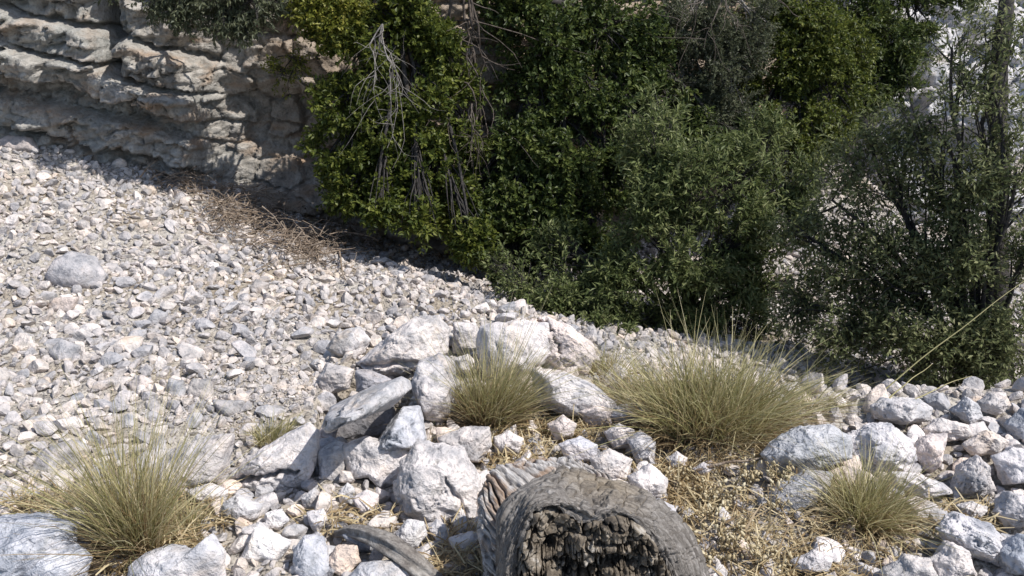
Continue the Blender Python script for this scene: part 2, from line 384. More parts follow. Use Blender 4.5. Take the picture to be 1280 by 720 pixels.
    tag(link('cliff', mesh_np('cliff', np.stack([X, Y, Zt], -1).reshape(-1, 3), Q), M_CLIFF), 'layered brown and grey limestone cliff above the scree', kind='structure')
build_cliff()
def build_face():
    xs = np.r_[np.arange(2.4, 9, .022), np.arange(9, 18, .05)]; zs = np.arange(-2.2, 3.4, .022); X, Z = np.meshgrid(xs, zs)
    Yb = 8.5 + .10 * (X - 4) + .62 * (Z + 1.2) + np.maximum(3.75 - X - .25 * Z, 0) * 1.6
    w = .5 * n2(X, Z, 1.4, 3, 91)
    e, c = cells(X * 1.5 + w, Z * 2.3 + .25 * X + w, 92); e2, c2 = cells(X * 4.2 + w * 2, Z * 6 + X + w, 95); e3, c3 = cells(X * 11 + w * 2, Z * 14, 98)
    D = .22 * c * np.minimum(e * 6, 1) - .10 * (1 - np.minimum(e * 8, 1)) + .10 * c2 * np.minimum(e2 * 5, 1) - .05 * (1 - np.minimum(e2 * 7, 1)) + .03 * c3 * np.minimum(e3 * 5, 1)
    D += .18 * n2(X, Z, .8, 3, 99) + .03 * n2(X, Z, 9, 3, 94)
    Y = Yb - D; Zt = Z + D * .35
    tag(link('rock_face', mesh_np('rock_face', np.stack([X, Y, Zt], -1).reshape(-1, 3), grid_faces(*X.shape)), M_FACE), 'steep pale broken limestone face behind the tree on the right', kind='structure')
build_face()

# ------------------------------------------------------------------ boulders with traced silhouettes and real thickness
def hit(px, py, h=0., y0=1.3):
    ys = np.arange(y0, 13, .02); q = P(px, py, 1.); X = q[0] * ys; Zr = H + (q[2] - H) * ys
    m = np.nonzero(Zr < ground(X, ys) + h)[0]; y = ys[m[0]] if len(m) else 12.
    return P(px, py, y)
OCC = []      # (x, y, r) occupied discs
def poly_radius(poly, c):
    p = np.array(poly, float) - c; n = len(p)
    def f(th):
        d = np.stack([np.cos(th), np.sin(th)], -1); best = np.full(len(th), 1e9)
        for i in range(n):
            a, b = p[i], p[(i + 1) % n]; e = b - a
            den = d[:, 0] * e[1] - d[:, 1] * e[0]; den = np.where(np.abs(den) < 1e-9, 1e-9, den)
            t = (a[0] * e[1] - a[1] * e[0]) / den; u = (a[0] * d[:, 1] - a[1] * d[:, 0]) / den
            ok = (t > 0) & (u >= -1e-6) & (u <= 1 + 1e-6); best = np.where(ok, np.minimum(best, t), best)
        return np.where(best > 1e8, np.nan, best)
    return f
def boulder(name, label, poly, tint=(1, 1, 1), thick=.75, lift=.22, cracks=(), k=5, group=None, cat='boulder', dY=0., seed=None, rough=1., scree=False, mat=None):
    seed = seed if seed is not None else int(abs(poly[0][0] * 7 + poly[0][1] * 13)) % 9973
    r = np.random.default_rng(seed); pl = np.array(poly, float); pl = pl.mean(0) + (pl - pl.mean(0)) * ((1.27 if pl.mean(0)[0] > 1090 else 1.12) if not scree else 1.0) if pl.mean(0)[1] > 390 else pl
    mn, mxx = pl.min(0), pl.max(0); c = (mn + mxx) / 2; rp = (mxx - mn) / 2; rm = float(np.sqrt(rp[0] * rp[1]))
    q = P(c[0], c[1], 1.); Yc = 2.0
    for _ in range(60):
        p = P(c[0], c[1], Yc); sc = depth(p) / F; want = (gz(p[0], p[1]) if scree else .0) + lift * rm * sc
        err = p[2] - want; Yc += .5 * err / (H - q[2]); Yc = min(max(Yc, 1.2), 13)
    if not scree and p[1] > rim(p[0]) + .12: print('beyond rim', label, round(float(p[1] - rim(p[0])), 2))
    if scree: p = hit(c[0], c[1], 0., 2.6); sc = depth(p) / F; p = hit(c[0], c[1], lift * rm * sc, 2.6); Yc = p[1]
    Yc += dY; p = P(c[0], c[1], Yc); sc = depth(p) / F
    V, Fc = ico(k); S = V.copy(); jag = (not scree) and c[0] > 1060; rough = rough * (1.7 if jag else 1.15)
    S = clip_planes(S, r, 16 if jag else 11, .50 if jag else .60, .90, .95)
    L = np.linalg.norm(S, axis=1); U = V
    th = np.arctan2(U[:, 1], U[:, 0]); pr = poly_radius(poly, c)(th); pr = np.where(np.isnan(pr), rm, pr)
    ro = np.hypot(U[:, 0], U[:, 1])
    sil = np.sqrt(np.clip(ro, 0, 1)); Lm = L * (1 - sil ** 6) + sil ** 6 * (1 - (1 - L) * .15)
    A = np.stack([U[:, 0] / (ro + 1e-9) * ro ** .8 * pr, U[:, 1] / (ro + 1e-9) * ro ** .8 * pr], -1) * Lm[:, None]
    dz = U[:, 2] * thick * rm * L
    nz = fbm(V * 1.7 + seed, 4, seed % 91, .55) * .075 * rough + fbm(V * 7 + seed, 3, seed % 53, .55) * .022 * rough
    rid = np.abs(fbm(V * np.array([2.6, 2.6, 2.6]) + seed * 1.7, 3, seed % 31)); nz -= .07 * rough * np.exp(-(rid / .06) ** 2)
    A *= (1 + nz * (1 - .3 * sil))[:, None]; dz = dz * (1 + nz)
    for (x0, y0, x1, y1, w, dp) in cracks:
        a = np.array([x0, y0]) - c; e = np.array([x1, y1]) - np.array([x0, y0]); l2 = e @ e
        t = np.clip(((A - a) @ e) / l2, 0, 1); wob = 1.6 * np.sin(t * 9) + 1.2 * np.sin(t * 23)
        nrm = np.array([-e[1], e[0]]) / math.sqrt(l2); dd = np.linalg.norm(A - a - t[:, None] * e - wob[:, None] * nrm, axis=1)
        g = np.exp(-(dd / (w * (1 - .6 * np.abs(2 * t - 1) ** 3))) ** 2) * (U[:, 2] < .15)
        dz += g * dp * rm
    W = A[:, :1] * sc * CAMR - A[:, 1:2] * sc * CAMU + (dz * sc)[:, None] * CAMF   # U.z<0 faces the camera
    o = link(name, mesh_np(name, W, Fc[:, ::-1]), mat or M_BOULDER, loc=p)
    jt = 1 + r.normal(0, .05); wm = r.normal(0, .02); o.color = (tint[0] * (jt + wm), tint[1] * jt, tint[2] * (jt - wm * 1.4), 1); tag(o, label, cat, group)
    OCC.append((p[0], p[1], .72 * rm * sc, c[0], c[1], rp[0], rp[1]))
    return o
BL = (.84, .86, .90); WH = (1.14, 1.09, 1.06); PK = (1.18, 1.06, .99); GR = (.92, .91, .91); LT = (1.03, .99, .97)
B = boulder
B('boulder', 'wedge shaped pale boulder split by a long horizontal crack, left of centre', [(288, 598), (300, 580), (345, 550), (385, 528), (397, 540), (396, 585), (380, 612), (345, 635), (302, 630), (287, 615)], LT, cracks=[(288, 602, 335, 588, 3.5, .5), (335, 588, 378, 585, 3, .4)], k=6)
B('boulder', 'pale sloping boulder behind the left grass tussock, beside the cracked boulder', [(178, 592), (215, 560), (252, 544), (294, 542), (291, 565), (287, 602), (265, 612), (235, 625), (188, 622)], LT)
B('boulder', 'broad blue grey boulder at the left edge below the scree', [(-45, 662), (5, 643), (60, 641), (98, 650), (95, 690), (50, 720), (-40, 745)], BL)
B('boulder', 'smooth blue white wedge boulder in the bottom left corner', [(32, 712), (55, 688), (95, 680), (116, 695), (100, 735), (40, 745)], (.95, 1, 1.08), lift=.35)
B('boulder', 'lumpy white boulder at the bottom edge right of the left tussock', [(163, 705), (180, 690), (205, 682), (238, 688), (262, 668), (284, 690), (286, 735), (165, 745)], WH)
B('boulder', 'small grey boulder tucked under the cracked wedge boulder', [(278, 628), (298, 616), (328, 632), (322, 648), (300, 660), (280, 645)], GR)
B('boulder', 'small white chunk under the pale sloping boulder', [(234, 612), (262, 604), (286, 614), (282, 630), (252, 634)], WH)
B('boulder', 'grey faceted boulder just right of the cracked wedge boulder', [(397, 560), (420, 548), (440, 556), (438, 585), (432, 606), (400, 603)], GR)
B('boulder', 'jagged white boulder touching the big central boulder on its left', [(428, 556), (455, 545), (495, 552), (512, 568), (505, 595), (480, 612), (462, 596), (436, 600)], WH)
B('boulder', 'big rounded pale boulder with an orange stain, left of the log', [(491, 608), (500, 575), (522, 555), (552, 552), (578, 563), (598, 595), (610, 635), (607, 664), (572, 658), (532, 655), (504, 638)], LT, k=6, thick=.8, cracks=[(560, 590, 590, 650, 3, .15)])
B('boulder', 'large upper slab with layered underside above the dark hollow', [(443, 455), (478, 425), (520, 394), (552, 392), (565, 410), (560, 442), (535, 458), (505, 470), (462, 470)], WH, k=6, cracks=[(455, 455, 545, 450, 3, .25)], dY=.05, lift=.5)
B('boulder', 'long grey slab forming the roof of the black cavity', [(404, 532), (412, 508), (450, 490), (500, 472), (514, 486), (492, 510), (450, 518), (420, 536)], GR, lift=.9, thick=3.0, dY=-.12)
B('boulder', 'rock added inside the cavity under the long slab, cavity shade painted as dark tint', [(398, 545), (410, 515), (450, 498), (492, 500), (496, 530), (470, 556), (420, 560)], (.42, .42, .44), lift=-.6, thick=.6, dY=.14, rough=.5)  # added rock; its dark tint stands in for the cavity's shade
B('boulder', 'bluish tapering rock on the right side of the black cavity', [(466, 556), (485, 530), (503, 508), (522, 512), (532, 535), (536, 560), (480, 562)], BL, thick=2.2, lift=.7)
B('boulder', 'egg shaped upright boulder left of the middle grass tussock', [(514, 478), (524, 452), (548, 442), (568, 450), (574, 480), (570, 512), (552, 532), (528, 524)], LT, lift=.6, thick=1.3)
B('boulder', 'squarish white block on the rim right of the layered slab', [(565, 402), (594, 402), (604, 428), (592, 446), (566, 442)], WH, lift=.4)
B('boulder', 'long white boulder on the rim behind the middle tussock', [(596, 430), (600, 406), (640, 400), (684, 404), (694, 440), (664, 472), (620, 480), (600, 462)], WH, lift=.3)
B('boulder', 'domed boulder with a dark slanting crack, rightmost on the middle rim', [(652, 400), (682, 391), (712, 406), (736, 424), (747, 446), (736, 472), (700, 476), (672, 452)], PK, k=6, cracks=[(672, 398, 690, 412, 2.5, .25), (692, 420, 700, 440, 2, .2)], lift=.3)
B('boulder', 'sloping white ridge slab between the middle and the big tussock', [(664, 460), (700, 462), (742, 480), (772, 504), (776, 522), (742, 524), (700, 518), (666, 504)], WH, lift=.4)
B('boulder', 'pale block right below the middle grass tussock', [(546, 548), (580, 533), (612, 533), (618, 558), (602, 580), (574, 578)], LT)
B('boulder', 'white knobbly stone right of the pale block below the middle tussock', [(616, 546), (636, 538), (656, 548), (648, 566), (620, 568)], WH)
B('boulder', 'low grey boulder at the rim left of the layered slab', [(406, 436), (420, 414), (450, 408), (464, 424), (448, 452), (424, 452)], GR)
B('boulder', 'rounded pale boulder below the low grey rim boulder', [(392, 480), (408, 452), (442, 462), (438, 486), (410, 496)], LT)
B('boulder', 'small bright stone wedged between the layered slab and the egg shaped boulder', [(566, 448), (585, 442), (596, 452), (586, 466), (568, 464)], WH, lift=.5)
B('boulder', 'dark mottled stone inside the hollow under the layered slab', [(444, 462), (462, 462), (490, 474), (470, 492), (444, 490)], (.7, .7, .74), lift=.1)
B('boulder', 'pale triangular rock left of the black cavity', [(396, 545), (408, 520), (424, 528), (420, 548), (402, 556)], PK)
# front pebbly patch
B('boulder', 'star shaped bright white rock at the bottom left of the pebbly patch', [(298, 700), (312, 675), (322, 652), (342, 668), (364, 678), (350, 700), (318, 716)], (1.3, 1.27, 1.24))
B('boulder', 'blue grey block at the bottom edge left of the curved root', [(368, 690), (380, 670), (404, 672), (418, 712), (412, 735), (366, 735)], BL)
B('boulder', 'buff stone with a dark hollow beside the curved root', [(408, 700), (420, 682), (446, 682), (452, 702), (430, 722), (410, 716)], PK)
B('boulder', 'blue grey slab lying below the curved root at the bottom edge', [(420, 735), (450, 705), (490, 700), (512, 716), (508, 745)], BL)
B('boulder', 'round bright white stone below the big central boulder', [(494, 668), (508, 650), (530, 652), (535, 668), (518, 688), (499, 682)], (1.3, 1.27, 1.24))
B('boulder', 'narrow white wedge stone right of the round white stone', [(535, 660), (546, 648), (562, 662), (562, 680), (548, 680)], WH)
B('boulder', 'grey angular stone among pebbles left of the central boulder', [(428, 668), (446, 664), (474, 676), (470, 690), (446, 690)], BL)
B('boulder', 'pinkish cream block on the pebbly patch under the jagged white boulder', [(440, 622), (458, 612), (474, 618), (472, 640), (450, 644)], PK)
B('boulder', 'tall bright pebble touching the grey faceted boulder', [(422, 616), (434, 602), (444, 612), (440, 632), (424, 632)], (1.25, 1.22, 1.2))
B('boulder', 'striped grey pebble below the grey faceted boulder', [(374, 622), (392, 610), (406, 620), (402, 638), (382, 638)], GR)
B('boulder', 'pointed white stone in the middle of the pebbly patch', [(384, 640), (404, 636), (410, 650), (398, 668), (388, 658)], (1.25, 1.2, 1.18))
B('boulder', 'white block pair left of the pointed white stone', [(330, 640), (352, 636), (362, 650), (350, 664), (330, 660)], (1.25, 1.22, 1.2))
B('boulder', 'low sunlit stone above the bottom edge behind the log root', [(560, 672), (590, 664), (606, 672), (600, 690), (566, 692)], LT, lift=.05)
# stones right of the log
B('boulder', 'white stone at the upper end of the stone row right of the log', [(755, 540), (774, 528), (794, 538), (792, 560), (766, 562)], WH)
B('boulder', 'tall rounded white stone on the edge of the row next to the big tussock', [(782, 548), (800, 536), (820, 552), (818, 576), (796, 582)], WH)
B('boulder', 'broad flat white stone directly behind the log', [(698, 556), (724, 545), (746, 556), (744, 578), (712, 584)], (1.25, 1.2, 1.2))
B('boulder', 'largest white stone of the row right behind the log', [(736, 572), (762, 560), (792, 574), (784, 602), (748, 602)], WH)
B('boulder', 'angular white stone at the log top right', [(784, 596), (812, 580), (836, 598), (834, 626), (804, 634)], WH)
B('boulder', 'small round white pebble stone under the big tussock', [(832, 572), (846, 564), (860, 572), (856, 584), (838, 586)], LT)
B('boulder', 'thin white pebble lying right of the round pebble', [(864, 586), (880, 577), (892, 584), (882, 594), (868, 594)], WH)
B('boulder', 'cream slab in the straw above the white stone row', [(718, 512), (744, 500), (768, 514), (764, 532), (736, 534)], PK)
B('boulder', 'cream stone half buried in straw behind the striated wood', [(684, 530), (704, 518), (722, 530), (716, 548), (692, 552)], PK)
B('boulder', 'pale stone at the tip of the white stone row near seed pod plants', [(804, 632), (824, 622), (846, 634), (842, 652), (814, 654)], LT)
B('boulder', 'small white triangle stone against the log top', [(764, 612), (774, 600), (782, 614), (776, 622)], (1.3, 1.28, 1.26))
# right cluster
B('boulder', 'big overhanging boulder with a shaded left underside, right of the big tussock', [(951, 568), (972, 546), (1002, 533), (1036, 531), (1062, 545), (1064, 572), (1030, 584), (998, 594), (964, 592)], (.95, .97, 1.0), k=6, lift=.7)
B('boulder', 'bluish shaded rock under the overhanging boulder', [(958, 625), (974, 602), (1008, 588), (1038, 590), (1036, 620), (1004, 648), (966, 646)], BL, lift=.12)
B('boulder', 'large white boulder behind the right tussock', [(1052, 548), (1080, 530), (1114, 526), (1134, 545), (1144, 575), (1126, 592), (1080, 592), (1056, 576)], LT, k=6, lift=.4)
B('boulder', 'leftmost boulder on the top rim of the right stone pile', [(1084, 506), (1100, 496), (1148, 499), (1166, 510), (1160, 526), (1120, 531), (1090, 524)], GR, lift=.35)
B('boulder', 'pinkish block right of the large white boulder', [(1140, 562), (1150, 545), (1186, 540), (1178, 568), (1160, 592), (1146, 588)], PK)
B('boulder', 'long white slab sloping down right of the right tussock', [(1106, 588), (1140, 590), (1178, 604), (1190, 616), (1152, 622), (1114, 608)], WH, lift=.15)
B('boulder', 'pointed grey white boulder in the middle of the right stone pile', [(1186, 612), (1196, 586), (1220, 568), (1236, 585), (1244, 612), (1222, 626), (1190, 624)], LT, k=6)
B('boulder', 'rounded white boulder sticking up on the rim of the right stone pile', [(1222, 502), (1238, 490), (1256, 491), (1262, 506), (1244, 520), (1226, 514)], LT, lift=.5)
B('boulder', 'grey rimmed stone left of the rounded rim boulder', [(1188, 514), (1206, 494), (1222, 503), (1228, 522), (1208, 532)], GR, lift=.35)
B('boulder', 'flat white stone in the upper middle of the right stone pile', [(1152, 536), (1176, 522), (1208, 530), (1216, 546), (1186, 552), (1158, 548)], WH)
B('boulder', 'dark grey boulder at the right edge on top of the pile', [(1254, 530), (1276, 510), (1310, 512), (1312, 545), (1268, 550)], (.66, .7, .76))
B('boulder', 'wide pale boulder at the right edge below the dark grey one', [(1238, 570), (1268, 558), (1308, 568), (1300, 602), (1252, 606)], LT)
B('boulder', 'long white rock with a smooth lit face in the lower right', [(1168, 660), (1196, 640), (1240, 655), (1262, 682), (1244, 706), (1204, 694), (1180, 680)], WH, k=6)
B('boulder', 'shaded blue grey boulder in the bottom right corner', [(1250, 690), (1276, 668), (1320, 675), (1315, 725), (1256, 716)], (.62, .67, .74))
B('boulder', 'knobbly grey white rock at the bottom edge near the lower right', [(1158, 700), (1186, 676), (1214, 690), (1220, 716), (1170, 728)], LT)
B('boulder', 'grey rock at the bottom edge left of the knobbly one', [(1100, 715), (1130, 692), (1164, 696), (1168, 735), (1108, 738)], GR)
B('boulder', 'low rounded white stone at the bottom edge below the right tussock', [(988, 702), (1018, 687), (1042, 698), (1036, 714), (996, 714)], LT)
B('boulder', 'pale stone at the right edge between the wide and the shaded boulder', [(1240, 640), (1262, 614), (1296, 620), (1296, 656), (1256, 662)], LT)
B('boulder', 'white stone in the centre of the right stone pile above the pointed one', [(1204, 556), (1234, 536), (1262, 550), (1246, 568), (1212, 570)], WH)
B('boulder', 'small stone at the foot of the pointed boulder in the right pile', [(1196, 632), (1216, 626), (1234, 634), (1226, 648), (1202, 648)], GR)
B('boulder', 'bluish cube like stone on the left slope of the right pile', [(1124, 622), (1146, 620), (1176, 632), (1160, 650), (1130, 648)], LT, lift=.1)
# boulders on the scree
S_ = [('large pale boulder with a pinkish cap lying high on the left scree', [(58, 345), (70, 322), (92, 312), (122, 320), (136, 345), (126, 366), (92, 372), (68, 360)], LT),
      ('pink flat stone just below the large pale scree boulder', [(56, 388), (70, 372), (100, 370), (92, 390), (66, 396)], PK),
      ('rounded grey stone on the scree left of its middle', [(182, 404), (194, 386), (210, 390), (208, 412), (190, 416)], GR),
      ('grey boulder of a touching pair on the lower scree, right one', [(232, 490), (240, 472), (262, 474), (270, 496), (254, 510), (236, 506)], GR),
      ('grey boulder of a touching pair on the lower scree, left one', [(204, 494), (212, 472), (230, 474), (234, 498), (214, 510)], BL),
      ('blunt triangular grey stone on the lower scree beside bare gravel', [(266, 500), (306, 500), (306, 516), (290, 530), (274, 524)], GR),
      ('tan square stone on the lower left scree', [(160, 478), (176, 468), (192, 476), (188, 494), (166, 494)], PK),
      ('pale round stone in the middle of the upper scree', [(308, 362), (320, 348), (336, 354), (334, 370), (314, 372)], LT),
      ('large flat grey stone on the scree near the left edge', [(60, 440), (76, 424), (100, 432), (98, 458), (74, 462)], GR),
      ('bright cream stone low on the scree beside the left tussock', [(22, 578), (34, 568), (46, 572), (38, 590), (24, 588)], (1.35, 1.25, 1.15)),
      ('long pale slab near the left end of the cliff foot', [(-8, 182), (10, 168), (40, 172), (50, 190), (20, 194)], PK),
      ('wide grey stone on the lower left scree above the blue grey boulder', [(60, 560), (90, 548), (116, 560), (108, 584), (74, 588)], GR)]
for l, p, c in S_: B('boulder', l, p, tuple(.84 * v for v in c), k=4, lift=.15, scree=True)

rb = np.random.default_rng(77)
for (x, y, w, h, l) in ((985, 250, 26, 22, 'cream rock seen right of the willowy shrub'), (960, 290, 24, 18, 'pale rock low beside the willowy shrub'), (1000, 310, 26, 20, 'pale rock at the left fringe of the slender tree')):
    n = rb.integers(6, 9); a = np.sort(rb.uniform(0, 2 * np.pi, n) * .25 + np.arange(n) / n * 2 * np.pi); q = rb.uniform(.75, 1.15, n)
    B('slope_rock', l, [(x + w * k * math.cos(t), y + h * k * math.sin(t)) for t, k in zip(a, q)], LT, k=4, scree=True, lift=.2, cat='rock', rough=1.5)
# ------------------------------------------------------------------ log
def spl(A, n):
    """resample rows of control points (k, ..., 3) along axis 0 with Catmull-Rom"""
    A = np.asarray(A, float); k = len(A); u = np.linspace(0, k - 1 - 1e-9, n); i = u.astype(int); f = (u - i).reshape((-1,) + (1,) * (A.ndim - 1))
    g = lambda q: A[np.clip(q, 0, k - 1)]
    p0, p1, p2, p3 = g(i - 1), g(i), g(i + 1), g(i + 2)
    return .5 * (2 * p1 + (p2 - p0) * f + (2 * p0 - 5 * p1 + 4 * p2 - p3) * f ** 2 + (3 * p1 - p0 - 3 * p2 + p3) * f ** 3)
def grid_normals(V):
    a = np.gradient(V, axis=0); b = np.gradient(V, axis=1); n = np.cross(a, b); n /= np.linalg.norm(n, axis=2)[..., None] + 1e-12
    return n
def uvlink(name, V, Fc, uu, vv, mat, parent):
    me = mesh_np(name, V, Fc); uv = me.uv_layers.new(name='grain'); UV = np.stack([uu.ravel(), vv.ravel()], -1)[Fc.ravel()]
    uv.data.foreach_set('uv', np.ascontiguousarray(UV, np.float32).ravel()); return link(name, me, mat, parent)
def grain(m, sx, sy):
    u = m.n('ShaderNodeUVMap'); v = m.n('ShaderNodeVectorMath', operation='MULTIPLY'); m.t.links.new(u.outputs[0], v.inputs[0]); v.inputs[1].default_value = (sx, sy, 1); return v.outputs[0]
def build_log():
    base = P(750, 740, 1.75); t = thing('log', (base[0], base[1], 0.), 'thick weathered grey log with a dark crumbling broken end at the bottom edge', 'log')
    org = np.array(t.location); C0 = P(752, 745, 1.78)
    S = [(640, 830, 1.66), (630, 760, 1.66), (624, 705, 1.68), (630, 652, 1.72), (652, 614, 1.78), (694, 591, 1.86), (738, 594, 1.90), (786, 615, 1.90), (832, 645, 1.86), (862, 676, 1.80), (880, 720, 1.74), (890, 775, 1.70), (890, 840, 1.68)]
    D = [(655, 830, 1.56), (646, 765, 1.57), (642, 715, 1.58), (648, 672, 1.60), (666, 638, 1.62), (700, 630, 1.64), (738, 648, 1.63), (776, 640, 1.64), (808, 656, 1.64), (832, 690, 1.63), (848, 735, 1.62), (860, 790, 1.60), (860, 840, 1.58)]
    Sp = np.array([P(*q) for q in S]); Dp = np.array([P(*q) for q in D]); k = len(S)
    out = Sp - C0; out[:, 1] *= .3; out /= np.linalg.norm(out, axis=1)[:, None]
    back2 = Sp + np.array([0, .17, -.22]) - out * .03
    back1 = Sp + np.array([0, .06, -.065]) - out * .006
    m1 = Sp * .66 + Dp * .34 + out * .022 + [0, -.006, .008]; m2 = Sp * .28 + Dp * .72 + out * .014 + [0, -.014, .004]
    inn = Dp + [0, .014, 0] - out * .008; inn2 = Dp + [0, .11, 0] - out * .02
    rows = np.stack([back2, back1, Sp, m1, m2, Dp, inn, inn2]); V = spl(rows, 190); V = np.swapaxes(spl(np.swapaxes(V, 0, 1), 520), 0, 1)
    a, b = V.shape[:2]; vv, uu = np.meshgrid(np.linspace(0, 7, a), np.linspace(0, 12, b), indexing='ij'); N = -grid_normals(V)
    if (N[a // 2, b // 2] @ np.array([0, -.5, 1.])) < 0: N = -N
    ln = fbm(np.stack([uu * 1.1, vv * 9, uu * 0], -1), 4, 61, .6); d = .004 * ln
    gr = np.abs(fbm(np.stack([uu * .7, vv * 6, uu * 0 + 3], -1), 3, 62)); side = sstep(5.2, 3.6, uu); d -= .006 * np.exp(-(gr / .05) ** 2) * side
    topm = sstep(4.4, 5.3, uu) * sstep(8.8, 7.6, uu) * sstep(1.5, 2.2, vv) * sstep(5.4, 4.6, vv)
    wv = .35 * n2(uu, vv, 1.3, 3, 63); e, cid = cells(uu * 2.6 + wv, vv * 2.2 + wv, 64); d += topm * (.006 * cid - .012 * np.exp(-(e / .09) ** 2))
    rt_ = sstep(7.8, 8.8, uu); g2 = np.abs(fbm(np.stack([uu * 5, vv * 1.1, uu * 0 + 8], -1), 3, 65)); d -= rt_ * .009 * np.exp(-(g2 / .09) ** 2)
    d += .010 * fbm(np.stack([uu * .9, vv * 1.1, uu * 0], -1), 3, 66) + .0015 * fbm(V * 160, 2, 67)
    rag = sstep(4.2, 5.2, vv); d += rag * .008 * fbm(V * 45, 3, 68)
    V = V + N * d[..., None]
    m = NT('weathered_log_wood'); nb = m.noise(1, 7, .68, grain(m, 1.1, 9), .8); nc = m.noise(9, 4, .6); nd = m.noise(150, 3, .6)
    col = m.ramp(nb, [(.3, (.075, .066, .058)), (.48, (.165, .15, .135)), (.62, (.28, .26, .24)), (.75, (.42, .40, .38))])
    vm = m.n('ShaderNodeVectorMath', operation='DISTANCE'); m.t.links.new(m.pos(), vm.inputs[0]); vm.inputs[1].default_value = tuple(P(752, 615, 1.80))
    bm_ = m.math('ADD', vm.outputs['Value'], m.math('MULTIPLY', nc, .12))
    col = m.mix(m.ramp(bm_, [(.10, .85), (.20, 0.)]), col, m.ramp(nb, [(.3, (.11, .088, .062)), (.55, (.23, .19, .14)), (.75, (.34, .30, .235))]))
    col = m.mix(.6, col, m.ramp(nd, [(.3, .6), (.5, 1.)]), 'MULTIPLY')
    uvlink('shell', V.reshape(-1, 3) - org, grid_faces(a, b), uu, vv, m.fin(col, m.bump(nd, .8, .003, m.bump(nb, .9, .008))), t)
    # crumbling rotten core closing the broken end
    Ci = np.linspace(0, 1, k)[:, None]; Cc = P(690, 850, 1.60) * (1 - Ci) + P(800, 850, 1.60) * Ci
    lev = [inn + [0, .01, 0]] + [(inn * (1 - q) + Cc * q) for q in (.12, .3, .5, .7, .85, 1.)]
    V = spl(np.stack(lev), 300); V = np.swapaxes(spl(np.swapaxes(V, 0, 1), 520), 0, 1); a, b = V.shape[:2]
    X, Z = V[..., 0], V[..., 2]; wx = .25 * n2(X, Z, 26, 3, 70); e, cid = cells(X * 19 + wx * 2, Z * 21 + n2(X, Z, 26, 3, 71) * .5, 72)
    e2, cid2 = cells(X * 50 + wx * 3, Z * 34 + wx * 2, 75); edge = np.minimum(np.linspace(0, 1, a) * 14, 1)[:, None]
    def at(px, py, rx, rz): q = P(px, py, 1.6); return np.exp(-((X - q[0]) / rx) ** 2 - ((Z - q[2]) / rz) ** 2)
    dp = -.018 * cid - .026 * np.minimum(e * 3.5, 1) - .010 - .010 * cid2 - .009 * np.minimum(e2 * 3, 1) - .026 * n2(X, Z, 9, 3, 76) - .010 * n2(X, Z, 45, 3, 77)
    dp += .06 * at(686, 690, .020, .014) + .06 * at(768, 706, .030, .014) + .03 * at(742, 676, .012, .01) - .035 * at(672, 655, .035, .016) - .02 * at(790, 672, .03, .012)
    fib = np.abs(fbm(np.stack([X * 85, Z * 9, X * 0], -1), 3, 78)); low = sstep(.02, -.01, Z - P(740, 690, 1.6)[2]); dp += low * .026 * np.exp(-(fib / .12) ** 2)
    V = V + (dp * edge + .01 * (1 - edge))[..., None] * np.array([0, .93, -.35])
    m = NT('rotten_wood'); nb = m.noise(75, 5, .65); nc = m.noise(20, 4, .65); nd = m.noise(1.3, 4, .6, m.pos((90, 60, 22)))
    col = m.ramp(nc, [(.34, (.055, .046, .037)), (.46, (.135, .112, .085)), (.57, (.22, .188, .148)), (.68, (.42, .39, .345))])
    col = m.mix(.6, col, m.ramp(nb, [(.3, .5), (.55, 1.1)]), 'MULTIPLY')
    mc = m.fin(col, m.bump(nb, .9, .006, m.bump(nd, .7, .006)))
    link('rotten_core', mesh_np('rotten_core', V.reshape(-1, 3) - org, grid_faces(a, b), False), mc, t)
    # ribbed band of older wood curling up behind the shell
    O = [(622, 780, 1.74), (606, 720, 1.76), (599, 665, 1.80), (600, 622, 1.85), (613, 592, 1.90), (645, 577, 1.96), (690, 572, 2.00), (728, 577, 2.01), (756, 590, 2.0)]
    I = [(640, 800, 1.70), (624, 740, 1.73), (622, 690, 1.76), (630, 650, 1.79), (650, 622, 1.83), (680, 604, 1.87), (715, 600, 1.92), (745, 606, 1.95), (770, 612, 1.96)]
    Op = np.array([P(*q) for q in O]); Ip = np.array([P(*q) for q in I]) ; o2 = Op - C0; o2[:, 1] *= .3; o2 /= np.linalg.norm(o2, axis=1)[:, None]
    bk = Op + [0, .10, -.16] - o2 * .02; b1 = Op + [0, .03, -.035]
    rows = np.stack([bk, b1, Op, Op * .5 + Ip * .5 + o2 * .010, Ip, Ip + [0, .04, 0] - o2 * .06]); V = spl(rows, 110); V = np.swapaxes(spl(np.swapaxes(V, 0, 1), 520), 0, 1)
    a, b = V.shape[:2]; vv, uu = np.meshgrid(np.linspace(0, 5, a), np.linspace(0, 8, b), indexing='ij'); N = grid_normals(V)
    if (N[a // 2, int(b * .7)] @ np.array([0, -.5, 1.])) < 0: N = -N
    ph = uu * 9.5 + 2.2 * n2(uu, vv, .9, 3, 80) + 1.0 * (vv - 2) * .35; amp_ = .55 + .45 * n2(uu, vv * 0, 1.5, 2, 81)
    gv = np.exp(-(np.sin(ph) / (.42 + .18 * n2(uu, vv, 1.1, 2, 82))) ** 2) * np.clip(amp_ * 1.3, .2, 1.2)
    d = -.030 * gv * sstep(0, 1.5, vv) + .006 * fbm(np.stack([uu * 2, vv, uu * 0], -1), 3, 83) + .0015 * fbm(V * 140, 2, 84); V = V + N * d[..., None]
    m = NT('ribbed_grey_wood'); nb = m.noise(1, 6, .65, grain(m, 13, .8), .3); nc = m.noise(13, 3)
    col = m.ramp(nb, [(.32, (.12, .11, .10)), (.48, (.30, .28, .265)), (.62, (.52, .50, .48))]); col = m.mix(m.ramp(nc, [(.5, 0.), (.62, .65)]), col, (.24, .145, .08))
